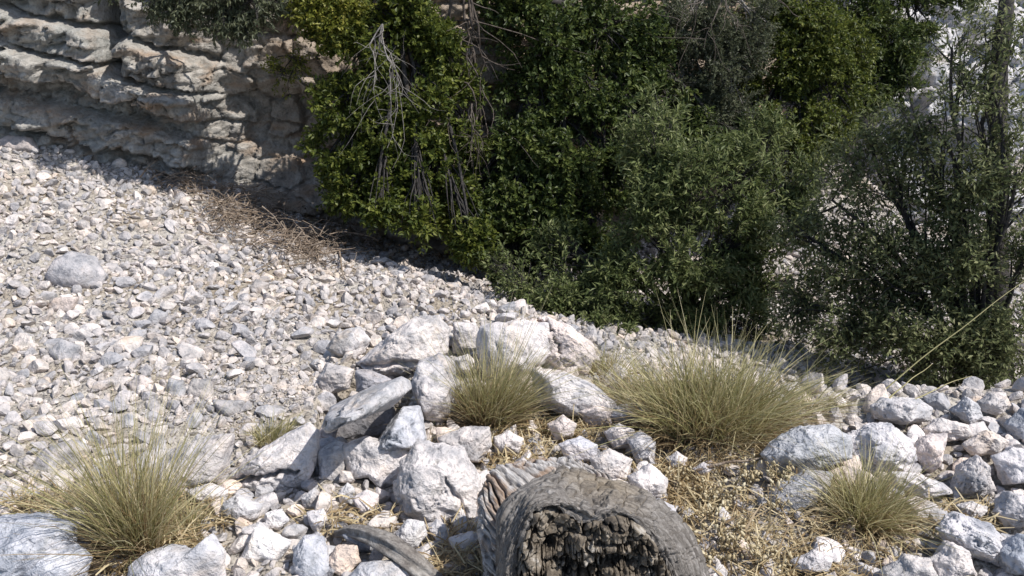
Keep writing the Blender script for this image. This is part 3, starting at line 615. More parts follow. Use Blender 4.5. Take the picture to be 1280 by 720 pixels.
    uvlink('ribbed_band', V.reshape(-1, 3) - org, grid_faces(a, b), uu, vv, m.fin(col, m.bump(nb, .8, .006)), t)
    for (q, w, r_) in ((P(750, 700, 1.72), 0, .22), (P(700, 620, 1.9), 0, .16), (P(800, 690, 1.75), 0, .16), (P(665, 650, 1.8), 0, .13)): OCC.append((q[0], q[1], r_, 0, 0, 1, 1))
build_log()
def build_root():
    pts = [P(432, 668, 1) * 0 + z0pt(x, y, z) for x, y, z in ((418, 668, .0), (440, 664, .035), (462, 670, .06), (482, 680, .065), (500, 692, .06), (516, 706, .04), (535, 722, .01), (560, 742, -.03))]
    pts = np.array(pts); u = np.linspace(0, 7, 60); pp = np.stack([np.interp(u, range(8), pts[:, k]) for k in range(3)], -1)
    for _ in range(6): pp[1:-1] = (pp[:-2] + pp[2:] + 2 * pp[1:-1]) / 4
    rad = np.interp(u, [0, 1, 3, 6, 7], [.008, .016, .024, .026, .02]); mb = MB(); mb.tube(pp, rad, 40)
    V = mb.V[0].reshape(60, 40, 3); c = pp[:, None]; th = np.arange(40) * 2 * np.pi / 40
    g = 1 + .22 * np.sin(th * 5 + u[:, None] * .5)[..., None] + .10 * np.sin(th * 13 + u[:, None])[..., None]
    mb.V[0] = (c + (V - c) * g).reshape(-1, 3)
    o = link('dead_root', mb.mesh('dead_root', pts[3]), M_GREYBR, loc=pts[3]); tag(o, 'curved grey brown root arching over stones left of the log', 'root')
build_root()

# ------------------------------------------------------------------ loose stones
def build_stones():
    r = np.random.default_rng(11)
    T3 = [mesh_np('stone', *stone_shape(3, 100 + i, 11, .42, .82, .03), smooth=False) for i in range(26)]
    for m in T3: m.materials.append(M_STONE)
    T4 = [mesh_np('ledge_stone', *stone_shape(4, 500 + i, 12, .45, .85, .055), smooth=True) for i in range(24)]
    for m in T4: m.materials.append(M_STONE)
    T2 = [stone_shape(2, 300 + i, 11, .42, .82, .03) for i in range(40)]
    cells = {}
    def free(x, y, rad, f=.78):
        cx, cy = int(math.floor(x / .2)), int(math.floor(y / .2))
        for a in range(cx - 1, cx + 2):
            for b in range(cy - 1, cy + 2):
                for (u, v, q) in cells.get((a, b), ()):
                    if (x - u) ** 2 + (y - v) ** 2 < (f * (rad + q)) ** 2: return False
        return True
    def put(x, y, rad): cells.setdefault((int(math.floor(x / .2)), int(math.floor(y / .2))), []).append((x, y, rad))
    for o in OCC:
        n = max(1, int(o[2] / .08))
        if o[2] < .1: put(o[0], o[1], o[2] * .85)
        else:
            for a in np.linspace(-o[2], o[2], 2 * n + 1):
                for b in np.linspace(-o[2], o[2], 2 * n + 1):
                    if a * a + b * b < (o[2] * .85) ** 2: put(o[0] + a, o[1] + b, .06)
    out = []
    def scatter(n, size, region, wt, f):
        k = 0; XY = np.c_[r.uniform(region[0], region[1], n), r.uniform(region[2], region[3], n)]
        zz = ground(XY[:, 0], XY[:, 1]); ok = wt(XY[:, 0], XY[:, 1], zz); sz = size(n)
        px, py, d = proj(XY[:, 0], XY[:, 1], zz)
        for i in range(n):
            if not ok[i] or not (-280 < px[i] < 1540 and -140 < py[i] < 860): continue
            if free(XY[i, 0], XY[i, 1], sz[i], f): put(XY[i, 0], XY[i, 1], sz[i]); out.append((XY[i, 0], XY[i, 1], zz[i], sz[i], px[i], py[i], d[i], region[4]))
    small = [False]; mode = [1.]
    inled = lambda x, y, z: (y < rim(x) + .02)
    bare = lambda px, py: ((px - 345) / 48) ** 2 + ((py - 490) / 20) ** 2 < 1
    def scree(x, y, z):
        px, py, d = proj(x, y, z); return (y > rim(x) + .0) & (y < ycliff(x) - .02) & (~bare(px, py) | (mode[0] < .03)) & (z < 2.4) & ((mode[0] < .05) | (y < 5.4) | (r.random(len(x)) < .25))
    for lo, hi, n in ((.062, .088, 300), (.042, .062, 3500), (.031, .042, 22000), (.020, .031, 50000)):
        mode[0] = lo; scatter(n, lambda n, lo=lo, hi=hi: r.uniform(lo, hi, n), (-5.5, 6.5, 2.2, 11.5, 'scree'), scree, .74)
    mode[0] = .01; scatter(30000, lambda n: r.uniform(.011, .019, n), (-4.5, 1.5, 2.4, 7.5, 'scree'), scree, .7)
    q = hit(340, 492, 0, 2.6); scatter(14000, lambda n: r.uniform(.006, .012, n), (q[0] - .45, q[0] + .45, q[1] - .4, q[1] + .4, 'scree'), scree, .7)
    # ledge : straw patches keep fewer stones
    def led(x, y, z):
        px, py, d = proj(x, y, z); g = np.zeros(len(x), bool); pit = ((px - 452) / 48) ** 2 + ((py - 528) / 20) ** 2 < 1
        for (a, b, w, h) in ((940, 650, 110, 60), (900, 545, 130, 40), (620, 515, 70, 30), (180, 640, 80, 50), (1085, 640, 80, 40)): g |= ((px - a) / w) ** 2 + ((py - b) / h) ** 2 < 1
        return inled(x, y, z) & ~pit & (~g | ((r.random(len(x)) < .30) & small[0]))
    for lo, hi, n in ((.045, .065, 500), (.028, .045, 2500), (.016, .028, 9000), (.009, .016, 22000)):
        small[0] = hi < .03; scatter(n, lambda n, lo=lo, hi=hi: r.uniform(lo, hi, n), (-2.2, 2.6, 1.2, 3.6, 'ledge'), led, .74)
    palette = [(.78, .78, .80), (.88, .87, .88), (.95, .93, .92), (1.02, .98, .96), (1.10, 1.04, .99), (1.2, 1.11, 1.02), (1.33, 1.26, 1.2), (1.24, 1.08, .94)]
    vis = [s for s in out if -10 < s[4] < 1290 and -10 < s[5] < 730]
    REG = [('ledge', lambda s: s[7] == 'ledge' and s[4] < 640, 75, 'ledge_stone', 'small bright limestone piece lying between the boulders left of the log', 'small stones on the ledge left of the log'),
           ('ledge', lambda s: s[7] == 'ledge' and s[4] >= 640 and s[4] < 1060, 45, 'ledge_stone', 'small white limestone piece lying between the log and the right stone pile', 'small stones on the ledge right of the log'),
           ('ledge', lambda s: s[7] == 'ledge' and s[4] >= 1060, 50, 'ledge_stone', 'loose grey white stone filling gaps of the right stone pile', 'filler stones of the right pile'),
           ('scree', lambda s: s[7] == 'scree' and s[4] < 720, 290, 'scree_stone', 'loose angular limestone stone lying on the pale scree slope', 'loose stones of the scree slope')]
    chosen = set()
    LAND = {'scree_stone': [(95, 342, 'the large pale scree boulder'), (310, 270, 'the heap of dry twigs'), (228, 215, 'the small twig clump at the cliff foot'), (20, 190, 'the long slab at the left cliff foot'),
              (340, 492, 'the bare gravel patch on the scree'), (196, 400, 'the rounded grey stone on the middle scree'), (324, 360, 'the pale round stone of the upper scree'), (78, 380, 'the pink flat stone'), (250, 490, 'the touching pair of grey scree boulders'),
              (176, 480, 'the tan square scree stone'), (80, 440, 'the large flat grey stone near the left edge'), (88, 570, 'the wide grey stone low on the scree'), (34, 578, 'the bright cream scree stone'), (170, 600, 'the left grass tussock'),
              (510, 420, 'the layered rim slab'), (435, 430, 'the low grey rim boulder'), (640, 430, 'the long white rim boulder'), (480, 310, 'the dark gap under the hanging shrub'), (600, 330, 'the low dark leaved shrub'), (690, 380, 'the domed rim boulder'), (422, 320, 'the bleached stick on the scree'), (235, 580, 'the pale sloping boulder')],
            'ledge_stone': [(345, 590, 'the cracked wedge boulder'), (550, 610, 'the big rounded central boulder'), (480, 700, 'the curved root'), (325, 685, 'the star shaped white rock'), (515, 668, 'the round bright white stone'), (170, 650, 'the left grass tussock'), (225, 705, 'the lumpy white boulder'), (50, 680, 'the broad blue grey boulder'),
              (470, 575, 'the jagged white boulder'), (612, 500, 'the middle grass tussock'), (450, 530, 'the black cavity'), (720, 490, 'the sloping ridge slab'), (680, 600, 'the ribbed wood of the log'), (800, 600, 'the white stone row behind the log'), (895, 550, 'the biggest tussock'), (915, 670, 'the seed pod plants'),
              (1005, 560, 'the overhanging boulder'), (1080, 640, 'the right tussock'), (1100, 560, 'the large white boulder in the right pile'), (1215, 600, 'the pointed boulder of the right pile'), (1215, 675, 'the long white rock in the lower right'), (1280, 530, 'the dark grey boulder at the right edge'), (1125, 515, 'the leftmost rim boulder of the right pile'), (1240, 505, 'the rounded rim boulder of the right pile'), (1190, 700, 'the knobbly rock at the bottom edge'), (1015, 700, 'the low rounded stone at the bottom edge')]}
    ordered = sorted(vis, key=lambda s: -s[3] / s[6])
    for _, f, n, nm, lab, grp in REG:
        c = 0
        for s in ordered:
            if c >= n: break
            if id(s) in chosen or not f(s): continue
            chosen.add(id(s)); c += 1
            ti = int(r.integers(24)); o = bpy.data.objects.new(nm, (T4 if nm == 'ledge_stone' else T3)[ti]); COL.objects.link(o)
            o.location = (s[0], s[1], s[2] + s[3] * .25); o.scale = (s[3] * 1.12,) * 3
            o.rotation_euler = (r.normal(0, .45), r.normal(0, .45), r.uniform(0, 6.28))
            ci = int(r.integers(8)) if nm == 'ledge_stone' else int(r.integers(7)); cc = palette[ci]
            word = ['dark grey', 'grey', 'light grey', 'pale', 'off white', 'cream', 'bright white', 'buff'][ci]
            shape = ['angular', 'flat', 'blocky', 'chipped', 'wedge like', 'squat'][ti % 6]
            lm = min(LAND[nm], key=lambda q: math.hypot(q[0] - s[4], (q[1] - s[5]) * 1.3)); dx, dy = s[4] - lm[0], s[5] - lm[1]
            side = ('right of ' if dx > 0 else 'left of ') if abs(dx) > abs(dy) else ('in front of ' if dy > 0 else 'behind ')
            lab = f"{word} {shape} {'scree ' if nm == 'scree_stone' else ''}stone {side}{lm[2]}"
            if len(lab.split()) > 16: lab = f"{word} {shape} stone {side}{lm[2]}"
            w = .95 if nm == 'scree_stone' else 1.02
            o.color = (cc[0] * w, cc[1] * w, cc[2] * w, 1); tag(o, lab, 'stone', grp)
    for nm, f, lab, cat in (('scree', lambda s: s[7] == 'scree', 'pale rubble covering the scree slope and gully', 'scree'), ('gravel', lambda s: s[7] == 'ledge', 'small gravel chips between the boulders on the ledge', 'gravel')):
        rest = [s for s in out if f(s) and id(s) not in chosen]; mb = MB()
        A = np.array([s[:4] for s in rest]); Rm = rotm(r, .6, len(A)); ti = r.integers(0, 40, len(A))
        for k in range(40):
            m = ti == k; V_, F_ = T2[k]
            if not m.any(): continue
            if nm == 'gravel' or True:
                W = np.einsum('vi,nij->nvj', V_, Rm[m]) * (A[m, 3] * 1.12)[:, None, None] + A[m][:, None, :3] + np.array([0, 0, 1]) * (A[m, 3] * .25)[:, None, None]
            n = m.sum(); mb.add(W.reshape(-1, 3), (F_[None] + (np.arange(n) * len(V_))[:, None, None]).reshape(-1, 3))
        o = link(nm, mb.mesh(nm, smooth=False), M_SCREE); tag(o, lab, cat, kind='stuff')
    print('stones', len(out), 'visible', len(vis))
build_stones()

# ------------------------------------------------------------------ foliage
def leaves_mesh(name, C, D, Nn, Ln, Wd, org, fold=.25):
    D = D / (np.linalg.norm(D, axis=1)[:, None] + 1e-9); S = np.cross(D, Nn); S /= np.linalg.norm(S, axis=1)[:, None] + 1e-9; U = np.cross(S, D)
    a = C; mid = C + D * (Ln * .45)[:, None]; tip = C + D * Ln[:, None] - U * (Ln * .12)[:, None]
    l = mid + S * Wd[:, None] + U * (Wd * fold)[:, None]; rr = mid - S * Wd[:, None] + U * (Wd * fold)[:, None]
    V = np.stack([a, l, tip, rr], 1).reshape(-1, 3) - org; i = np.arange(len(C))[:, None] * 4
    Fc = np.concatenate([i + np.array([[0, 2, 1]]), i + np.array([[0, 3, 2]])], 1).reshape(-1, 3)
    return mesh_np(name, V, Fc, False)
def limb(a, b, r, sag=.0, n=9, wob=.06):
    u = np.linspace(0, 1, n)[:, None]; L = np.linalg.norm(b - a); p = a + (b - a) * u; p[:, 2] += (sag * L * np.sin(u * np.pi))[:, 0]
    w = r.normal(0, wob * L, (n, 3)); w[0] = w[-1] = 0
    for _ in range(2): w[1:-1] = (w[:-2] + w[1:-1] + w[2:]) / 3
    return p + w
def shrub(name, label, root, clumps, leaf, sprays, mat, per=12, spray_len=.13, gap=.1, up=.4, root_r=.03, stem_mat=None, twigs=True, nl=26, cat='shrub', group=None, seed=1, droop=0., crown='foliage', ysq=.8, stem_r_tip=.003):
    r = np.random.default_rng(seed); root = np.asarray(root, float); t = thing(name, root, label, cat, group)
    Cs = []; 
    for c in clumps:
        px, py, rp, Yc = c[:4]; p = P(px, py, Yc); Cs.append((p, rp * depth(p) / F, c[4] if len(c) > 4 else 1.))
    tot = sum(q[1] ** 2 * q[2] for q in Cs); SC, SD = [], []
    mb = MB(); hub = root + (sum(q[0] for q in Cs) / len(Cs) - root) * .35
    mb.tube(limb(root, hub, r, 0, 8, .04), np.linspace(root_r, root_r * .75, 8), 8)
    for p, rad, w in Cs:
        mb.tube(limb(hub, p, r, .08, 10, .05), np.linspace(root_r * .55, root_r * .16, 10), 6)
        n = int(sprays * rad ** 2 * w / tot); d = rdir(n, r); u = r.random(n) ** (1 / 2.4)
        pos = p + d * (rad * u * (1 + .25 * fbm(d * 1.6 + p * 3, 2, seed)))[:, None] * np.array([1, ysq, 1])
        keep = fbm(pos * 5.2, 2, seed + 5) > -.30 + gap * 2.0
        keep |= r.random(n) < .07
        pos = pos[keep]; d = d[keep]; SC.append(pos); SD.append(d + np.array([0, -.25, up - droop]) + r.normal(0, .45, d.shape))
        for k in range(min(nl, len(pos))):
            q = pos[r.integers(len(pos))]; mb.tube(limb(p + (hub - p) * r.uniform(0, .4), q, r, .05, 6, .06), np.linspace(root_r * .17, stem_r_tip * .6, 6), 4)
    SC = np.concatenate(SC); SD = np.concatenate(SD); SD /= np.linalg.norm(SD, axis=1)[:, None]
    if twigs:
        q = SC - SD * spray_len * .5; e = SC + SD * spray_len * .5; a = np.cross(SD, [0, .3, 1.]); a /= np.linalg.norm(a, axis=1)[:, None] + 1e-9; b = np.cross(SD, a); w = .0016
        V = np.stack([q + a * w, q - a * w * .5 + b * w, q - a * w * .5 - b * w, e], 1).reshape(-1, 3); i = np.arange(len(SC))[:, None] * 4
        tw = (V, np.concatenate([i + [[0, 1, 3]], i + [[1, 2, 3]], i + [[2, 0, 3]]], 1).reshape(-1, 3))
    n = len(SC) * per; C0 = np.repeat(SC, per, 0); D0 = np.repeat(SD, per, 0); k = np.tile(np.linspace(-.5, .5, per), len(SC))
    side = rdir(n, r); side -= D0 * (side * D0).sum(1)[:, None]; side /= np.linalg.norm(side, axis=1)[:, None] + 1e-9
    C = C0 + D0 * (k * spray_len)[:, None]; D = D0 * .7 + side * .85 + np.array([0, 0, -droop * .6]); Nn = np.array([0, -.1, 1.]) + r.normal(0, .55, (n, 3))
    Ln = leaf[0] * r.uniform(.6, 1.25, n); Wd = leaf[1] * r.uniform(.7, 1.2, n) * .5
    link(crown, leaves_mesh(crown, C, D, Nn, Ln, Wd, root), mat, t)
    link('stem', mb.mesh('stem', root), stem_mat or M_BRANCH, t)
    if twigs: link('twigs', mesh_np('twigs', tw[0] - root, tw[1], False), stem_mat or M_BRANCH, t)
    return t
def fan(mb, base, tips, r, r0, n_sub=5, sag=.05):
    for tip in tips:
        pts = limb(base, tip, r, sag, 12, .11); mb.tube(pts, np.linspace(r0, r0 * .25, 12), 5)
        for k in range(n_sub):
            i = r.integers(3, 11); d = (tip - base) / np.linalg.norm(tip - base) + r.normal(0, .8, 3); L = np.linalg.norm(tip - base) * r.uniform(.15, .45)
            mb.tube(limb(pts[i], pts[i] + d * L, r, 0, 6, .14), np.linspace(r0 * .4, r0 * .1, 6), 4)

shrub('hanging_shrub', 'dense yellow green evergreen shrub hanging over the cliff foot beside bare rock', P(500, -60, 7.5),
      [(415, 20, 42, 6.9), (448, 70, 45, 6.8), (432, 130, 42, 6.7), (425, 185, 40, 6.65), (445, 228, 42, 6.6), (500, 240, 42, 6.6), (510, 180, 45, 6.7), (525, 130, 40, 6.8), (500, 30, 55, 7.0), (548, 225, 38, 6.7), (560, 260, 32, 6.7), (475, 262, 26, 6.35), (530, 280, 28, 6.3), (590, 303, 28, 6.3), (580, 170, 30, 6.9), (575, 110, 28, 7.0, .8), (470, 160, 35, 6.7, .7), (545, 60, 35, 7.0)],
      (.046, .026), 8000, M_LEAF_A, seed=2, gap=.1, root_r=.05, up=.2)
shrub('hanging_shrub', 'tall dark green evergreen shrub hanging in the middle of the cliff', P(700, -80, 8.1),
      [(640, 15, 50, 7.3), (690, 60, 55, 7.3), (660, 120, 48, 7.2), (720, 130, 52, 7.2), (650, 185, 45, 7.0), (705, 205, 52, 7.0), (640, 250, 48, 6.9), (700, 275, 52, 6.8), (600, 275, 40, 6.8), (762, 40, 60, 7.5), (765, 120, 45, 7.4), (755, 220, 50, 7.1), (610, 225, 30, 7.0), (650, 310, 36, 6.8), (800, 60, 40, 7.6), (740, 300, 40, 6.8), (815, 120, 45, 7.5), (850, 170, 45, 7.4), (905, 175, 36, 7.5), (800, 180, 36, 7.2), (640, 335, 28, 6.7)],
      (.046, .026), 11000, M_LEAF_B, seed=3, gap=.12, root_r=.06, up=.2)
shrub('hanging_shrub', 'grey olive dry looking shrub hanging between the two green ones at the top', P(890, -80, 8.4),
      [(870, 30, 50, 7.8), (895, 90, 46, 7.7), (850, 110, 36, 7.7), (925, 60, 40, 7.8), (880, 150, 34, 7.6), (840, 40, 35, 7.9), (915, 130, 35, 7.7), (820, 90, 34, 7.7), (945, 20, 36, 7.9)],
      (.034, .012), 5600, M_LEAF_GREY, per=14, seed=4, gap=.12, stem_mat=M_GREYBR, root_r=.04)
shrub('hanging_shrub', 'bright green feathery column of foliage hanging right of the grey olive shrub', P(1000, -80, 9.0),
      [(1000, 20, 52, 8.2), (975, 80, 45, 8.1), (1022, 90, 42, 8.1), (1000, 145, 45, 8.0), (960, 165, 35, 7.9), (1035, 165, 28, 8.0), (1000, 200, 34, 7.8), (965, 25, 40, 8.3), (1050, 60, 45, 8.4), (1045, 120, 40, 8.2), (935, 110, 36, 8.1), (925, 180, 32, 7.8)],
      (.040, .020), 7600, M_LEAF_A, seed=5, gap=.10, root_r=.05, up=.1, droop=.2)
shrub('hanging_shrub', 'dark overhanging shrub at the top edge above the pale rock', P(1110, -90, 9.6),
      [(1085, 20, 45, 8.9), (1110, 70, 40, 8.8), (1150, 15, 42, 9.0), (1195, -10, 36, 9.1), (1090, 110, 28, 8.7), (1150, 60, 28, 8.9, .5), (1060, 90, 40, 8.7), (1075, 140, 34, 8.6, .8), (1130, 110, 26, 8.7, .6)],
      (.042, .020), 4600, M_LEAF_B, seed=6, gap=.12, root_r=.05)
shrub('willowy_shrub', 'olive shrub with long pale narrow leaves growing from the gully', P(850, 440, 6.2),
      [(820, 190, 50, 6.3), (865, 235, 55, 6.1), (810, 270, 55, 6.1), (860, 320, 58, 6.0), (925, 215, 42, 6.2), (920, 290, 48, 6.1), (780, 345, 48, 6.0), (890, 385, 48, 5.9), (725, 350, 40, 6.1, .6), (950, 360, 40, 6.0, .6), (820, 395, 40, 5.9), (960, 240, 34, 6.3, .8), (820, 150, 34, 6.6), (700, 310, 34, 6.3, .7), (985, 290, 40, 6.2, .8), (965, 180, 36, 6.6, .8), (1000, 230, 34, 6.4, .7), (985, 350, 34, 6.0, .8), (940, 415, 34, 5.8, .6), (690, 385, 32, 5.9, .6), (760, 420, 30, 5.7, .5)],
      (.060, .017), 8200, M_LEAF_OLIVE, per=11, spray_len=.17, seed=7, gap=.16, up=.7, root_r=.035)
shrub('low_shrub', 'low sparse shrub of small dark leaves at the foot of the scree', P(680, 410, 5.9),
      [(650, 350, 34, 6.0), (700, 375, 34, 5.9), (745, 395, 30, 5.8), (630, 330, 24, 6.2), (770, 410, 28, 5.7)],
      (.040, .016), 620, M_LEAF_OLIVE, per=9, seed=8, gap=.15, up=.6, root_r=.014)
shrub('slender_tree', 'thin leaved dark tree covering the pale rock on the right side', P(1250, 560, 4.9),
      [(1040, 250, 62, 5.6, .45), (1075, 330, 62, 5.4, .8), (1060, 410, 58, 5.2, 1.2), (1130, 430, 60, 5.0, 1.1), (1200, 440, 60, 4.9, 1.1), (1265, 430, 60, 4.8, 1.1), (1150, 340, 65, 5.2, .9), (1220, 330, 65, 5.0, .9), (1280, 320, 60, 4.9, 1.), (1120, 240, 70, 5.4, .55), (1200, 230, 70, 5.2, .6), (1270, 210, 65, 5.0, .7), (1160, 150, 62, 5.4, .42), (1240, 110, 62, 5.2, .5), (1010, 380, 45, 5.5, .8), (1090, 170, 50, 5.6, .35), (995, 290, 40, 5.6, .4), (1250, 20, 50, 5.2, .35), (1190, 60, 45, 5.4, .25)],
      (.044, .016), 8200, M_LEAF_TREE, per=8, spray_len=.18, seed=9, gap=.12, nl=7, up=.5, root_r=.045, cat='tree', crown='crown')
shrub('cliff_shrub', 'drooping dark grey green foliage over the cliff top on the left', P(250, -60, 7.0),
      [(180, -10, 34, 6.6), (230, 5, 34, 6.6), (280, 10, 36, 6.6), (320, 5, 34, 6.6), (150, -20, 25, 6.5), (300, 35, 20, 6.6, .7), (345, -10, 30, 6.8)],
      (.040, .016), 1500, M_LEAF_GREY, seed=10, gap=.18, droop=.6, root_r=.03)
shrub('cliff_plant', 'yellow leaved sprig on shaded cliff rock left of the hanging shrub', P(372, 60, 7.25),
      [(352, 95, 20, 7.0), (370, 75, 22, 7.0, .7), (340, 75, 14, 7.0, .5), (362, 118, 12, 6.95)],
      (.030, .017), 190, M_LEAF_YEL, per=9, seed=11, gap=.2, root_r=.012, droop=.3, cat='plant')
shrub('cliff_plant', 'bright yellow green bushy plant at the top beside the hanging shrub', P(400, -40, 7.2),
      [(390, 12, 28, 6.75), (415, 35, 24, 6.7), (430, 10, 24, 6.75)],
      (.036, .021), 520, M_LEAF_YEL, per=10, seed=12, gap=.12, root_r=.015, cat='plant')

# trunk of the tree on the right, dead limbs, twig pile
def dead(name, label, base, tips, r0, seed, mat=None, cat='dead branch', n_sub=5):
    r = np.random.default_rng(seed); mb = MB(); fan(mb, base, tips, r, r0, n_sub); o = link(name, mb.mesh(name, base), mat or M_GREYBR, loc=base); return tag(o, label, cat)
tr = [P(1262, -60, 5.9), P(1258, 10, 5.8), P(1250, 70, 5.75), P(1246, 130, 5.7), P(1250, 200, 5.6), P(1246, 300, 5.5), P(1250, 400, 5.3), P(1256, 520, 5.2)]
mb = MB(); u = np.linspace(0, 7, 50); pp = np.stack([np.interp(u, range(8), np.array(tr)[:, k]) for k in range(3)], -1)
for _ in range(8): pp[1:-1] = (pp[:-2] + pp[2:] + 2 * pp[1:-1]) / 4
mb.tube(pp, np.interp(u, [0, 2, 7], [.045, .055, .065]) * (1 + .1 * np.sin(u * 5)), 14)
r_ = np.random.default_rng(5)
for a, b in (((1250, 60, 5.75), (1180, 130, 5.6)), ((1250, 200, 5.6), (1170, 260, 5.4)), ((1248, 120, 5.7), (1290, 30, 5.6)), ((1250, 330, 5.4), (1160, 300, 5.2)), ((1250, 420, 5.3), (1090, 330, 5.2)), ((1250, 440, 5.3), (1060, 370, 5.2))):
    q0, q1 = P(*a), P(*b); fan(mb, q0, [q1], r_, .012, 2)
o = link('bare_tree', mb.mesh('bare_tree', tr[-1]), M_BRANCH, loc=tr[-1]); tag(o, 'dark upright bare trunk near the right edge in front of pale rock', 'tree')
dead('dead_branch', 'pale grey bare twigs fanning out over the yellow green hanging shrub', P(478, 30, 6.55), [P(462, 115, 6.4), P(478, 150, 6.38), P(492, 165, 6.38), P(502, 120, 6.4), P(484, 185, 6.35)], .006, 21, n_sub=8)
dead('dead_branch', 'grey brown dead limb hanging down between the two dense shrubs', P(575, -30, 7.1), [P(598, 130, 6.95), P(610, 180, 6.9), P(590, 90, 7.0), P(600, 210, 6.85), P(612, 90, 7.0)], .014, 22, M_DEADDARK, n_sub=7)
dead('dead_branch', 'grey crooked twigs at the top above the grey olive shrub', P(905, -30, 7.4), [P(850, 40, 7.2), P(920, 40, 7.2), P(880, 60, 7.2), P(1000, 20, 7.4)], .008, 23, M_DEADDARK)
dead('dead_branch', 'thin bare twigs hanging low in front of the dark gap left of the willowy shrub', P(590, 130, 6.7), [P(590, 210, 6.5), P(600, 190, 6.5), P(580, 190, 6.5)], .006, 24, M_DEADDARK, n_sub=8)
def twig_pile(label, boxes, n, seed):
    r = np.random.default_rng(seed); mb = MB()
    for i in range(n):
        bx = boxes[r.integers(len(boxes))]; px = r.normal(bx[0], bx[2]); py = r.normal(bx[1], bx[3]); Yq = bx[4]
        q = P(px, py, Yq)
        for _ in range(8):
            e = q[2] - gz(q[0], q[1]) - r.uniform(.01, .12) * .6; Yq += e * 1.2; q = P(px, py, max(4.5, min(Yq, ycliff(q[0]) - .1)))
        q[2] = gz(q[0], q[1]) + abs(r.normal(0, .07)) + .01
        d = rdir(r=r) * np.array([1, .8, .55]); L = r.uniform(.08, .42); a = q - d * L / 2; b = q + d * L / 2
        a[2] = max(a[2], gz(a[0], a[1]) + .01); b[2] = max(b[2], gz(b[0], b[1]) + .01)
        mb.tube(limb(a, b, r, r.uniform(-.02, .08), 8, .10), np.linspace(r.choice([.0025, .003, .004, .007]), .0012, 8), 4)
    c = P(boxes[0][0], boxes[0][1], boxes[0][4]); c[2] = gz(c[0], c[1]); o = link('brush_pile', mb.mesh('brush_pile', c), M_TWIG, loc=c); tag(o, label, 'brush pile')
twig_pile('heap of dry tangled twigs on top of the scree below the shaded cliff', [(310, 262, 28, 16, 6.6), (345, 285, 22, 14, 6.5), (375, 305, 14, 10, 6.4), (290, 270, 20, 14, 6.6), (400, 318, 22, 9, 6.4), (430, 300, 25, 8, 6.7)], 780, 31)
twig_pile('smaller clump of dry twigs at the cliff foot left of the big heap', [(228, 212, 16, 10, 6.7), (240, 228, 14, 8, 6.6)], 220, 32)
def stick(label, a, b, rad, seed, mat=M_TWIG):
    r = np.random.default_rng(seed); mb = MB(); mb.tube(limb(a, b, r, .03, 14, .02), np.linspace(rad, rad * .4, 14), 6); o = link('stick', mb.mesh('stick', a), mat, loc=a); tag(o, label, 'stick')
def on(px, py, h=.03, ledge_=False):
    q = z0pt(px, py) if ledge_ else P(px, py, 5.)
    for _ in range(40): e = q[2] - gz(q[0], q[1]) - h; q = P(px, py, max(1.2, q[1] + e * .8))
    return q
stick('bleached stick lying on the scree below the twig heap', on(412, 292), on(432, 350), .012, 41)
stick('straight dry stick leaning across stones left of the dark cave', on(390, 285, .1), on(425, 305), .012, 42)
stick('thin bleached stick in the straw right of the big tussock', on(870, 588, .04, True), on(952, 572, .05, True), .006, 43)

# ------------------------------------------------------------------ grass
def blades(r, n, R0, Hh, spread, base, squash=1., lean=(0, 0), wd=.0016, droop=.5, segs=6):
    a = r.uniform(0, 2 * np.pi, n); q = np.sqrt(r.random(n)); ro = np.stack([np.cos(a) * q * R0, np.sin(a) * q * R0 * squash, np.zeros(n)], -1)
    L = Hh * r.uniform(.45, 1.1, n) * (1 - .25 * q); out = np.stack([np.cos(a), np.sin(a) * squash, np.zeros(n)], -1) * (q * spread)[:, None] + np.array([lean[0], lean[1], 0]) + r.normal(0, .24, (n, 3)) * [1, 1, 0] * (1 + 1.5 * (r.random((n, 1)) < .12))
    d = out + np.array([0, 0, 1.]); d /= np.linalg.norm(d, axis=1)[:, None]
    bend = np.stack([out[:, 0], out[:, 1], -droop * r.uniform(.2, 2.2, n)], -1) + r.normal(0, .33, (n, 3))
    u = np.linspace(0, 1, segs); pts = ro[:, None] + d[:, None] * (L[:, None] * u)[..., None] + bend[:, None] * (L[:, None] * (u ** 2.2) * .42)[..., None]
    f = rdir(n, r) * [1, 1, .1]; side = np.cross(d, f); side /= np.linalg.norm(side, axis=1)[:, None] + 1e-9
    w = wd * r.uniform(.7, 1.5, n)[:, None] * (1 - u[None] ** 1.5 * .9)
    V = np.stack([pts + side[:, None] * w[..., None], pts - side[:, None] * w[..., None]], 2)  # n,segs,2,3
    i = (np.arange(n) * segs * 2)[:, None, None]; k = (np.arange(segs - 1) * 2)[None, :, None]
    Fc = (i + k + np.array([[[0, 1, 3, 2]]])).reshape(-1, 4)
    return V.reshape(-1, 3) + base, Fc
def tussock(label, px, py, R0, Hh, n, seed, spread=.8, squash=.7, lean=(0, 0), green=.55, droop=.5, wd=.00125, dz=-.01, loc=None, litter=True, cat='grass tussock', name='grass_tussock'):
    r = np.random.default_rng(seed); p = loc if loc is not None else on(px, py, 0, True); p = p + np.array([0, 0, dz]); t = thing(name, p, label, cat)
    V, Fc = blades(r, int(n * green), R0, Hh, spread, np.zeros(3), squash, lean, wd, droop); link('green_blades', mesh_np('green_blades', V, Fc), M_GRASS, t)
    V, Fc = blades(r, int(n * (1 - green)), R0 * 1.15, Hh * .72, spread * 1.35, np.zeros(3), squash, lean, wd, droop * 1.6); link('dry_blades', mesh_np('dry_blades', V, Fc), M_STRAW, t)
    V, Fc = blades(r, int(n * .35), R0 * 1.35, Hh * .45, spread * 2.2 + .5, np.zeros(3), squash, (lean[0] * 2 + r.normal(0, .25), lean[1]), wd * 1.3, droop * 3.2); link('thatch', mesh_np('thatch', V, Fc), M_THATCH, t)
    return t
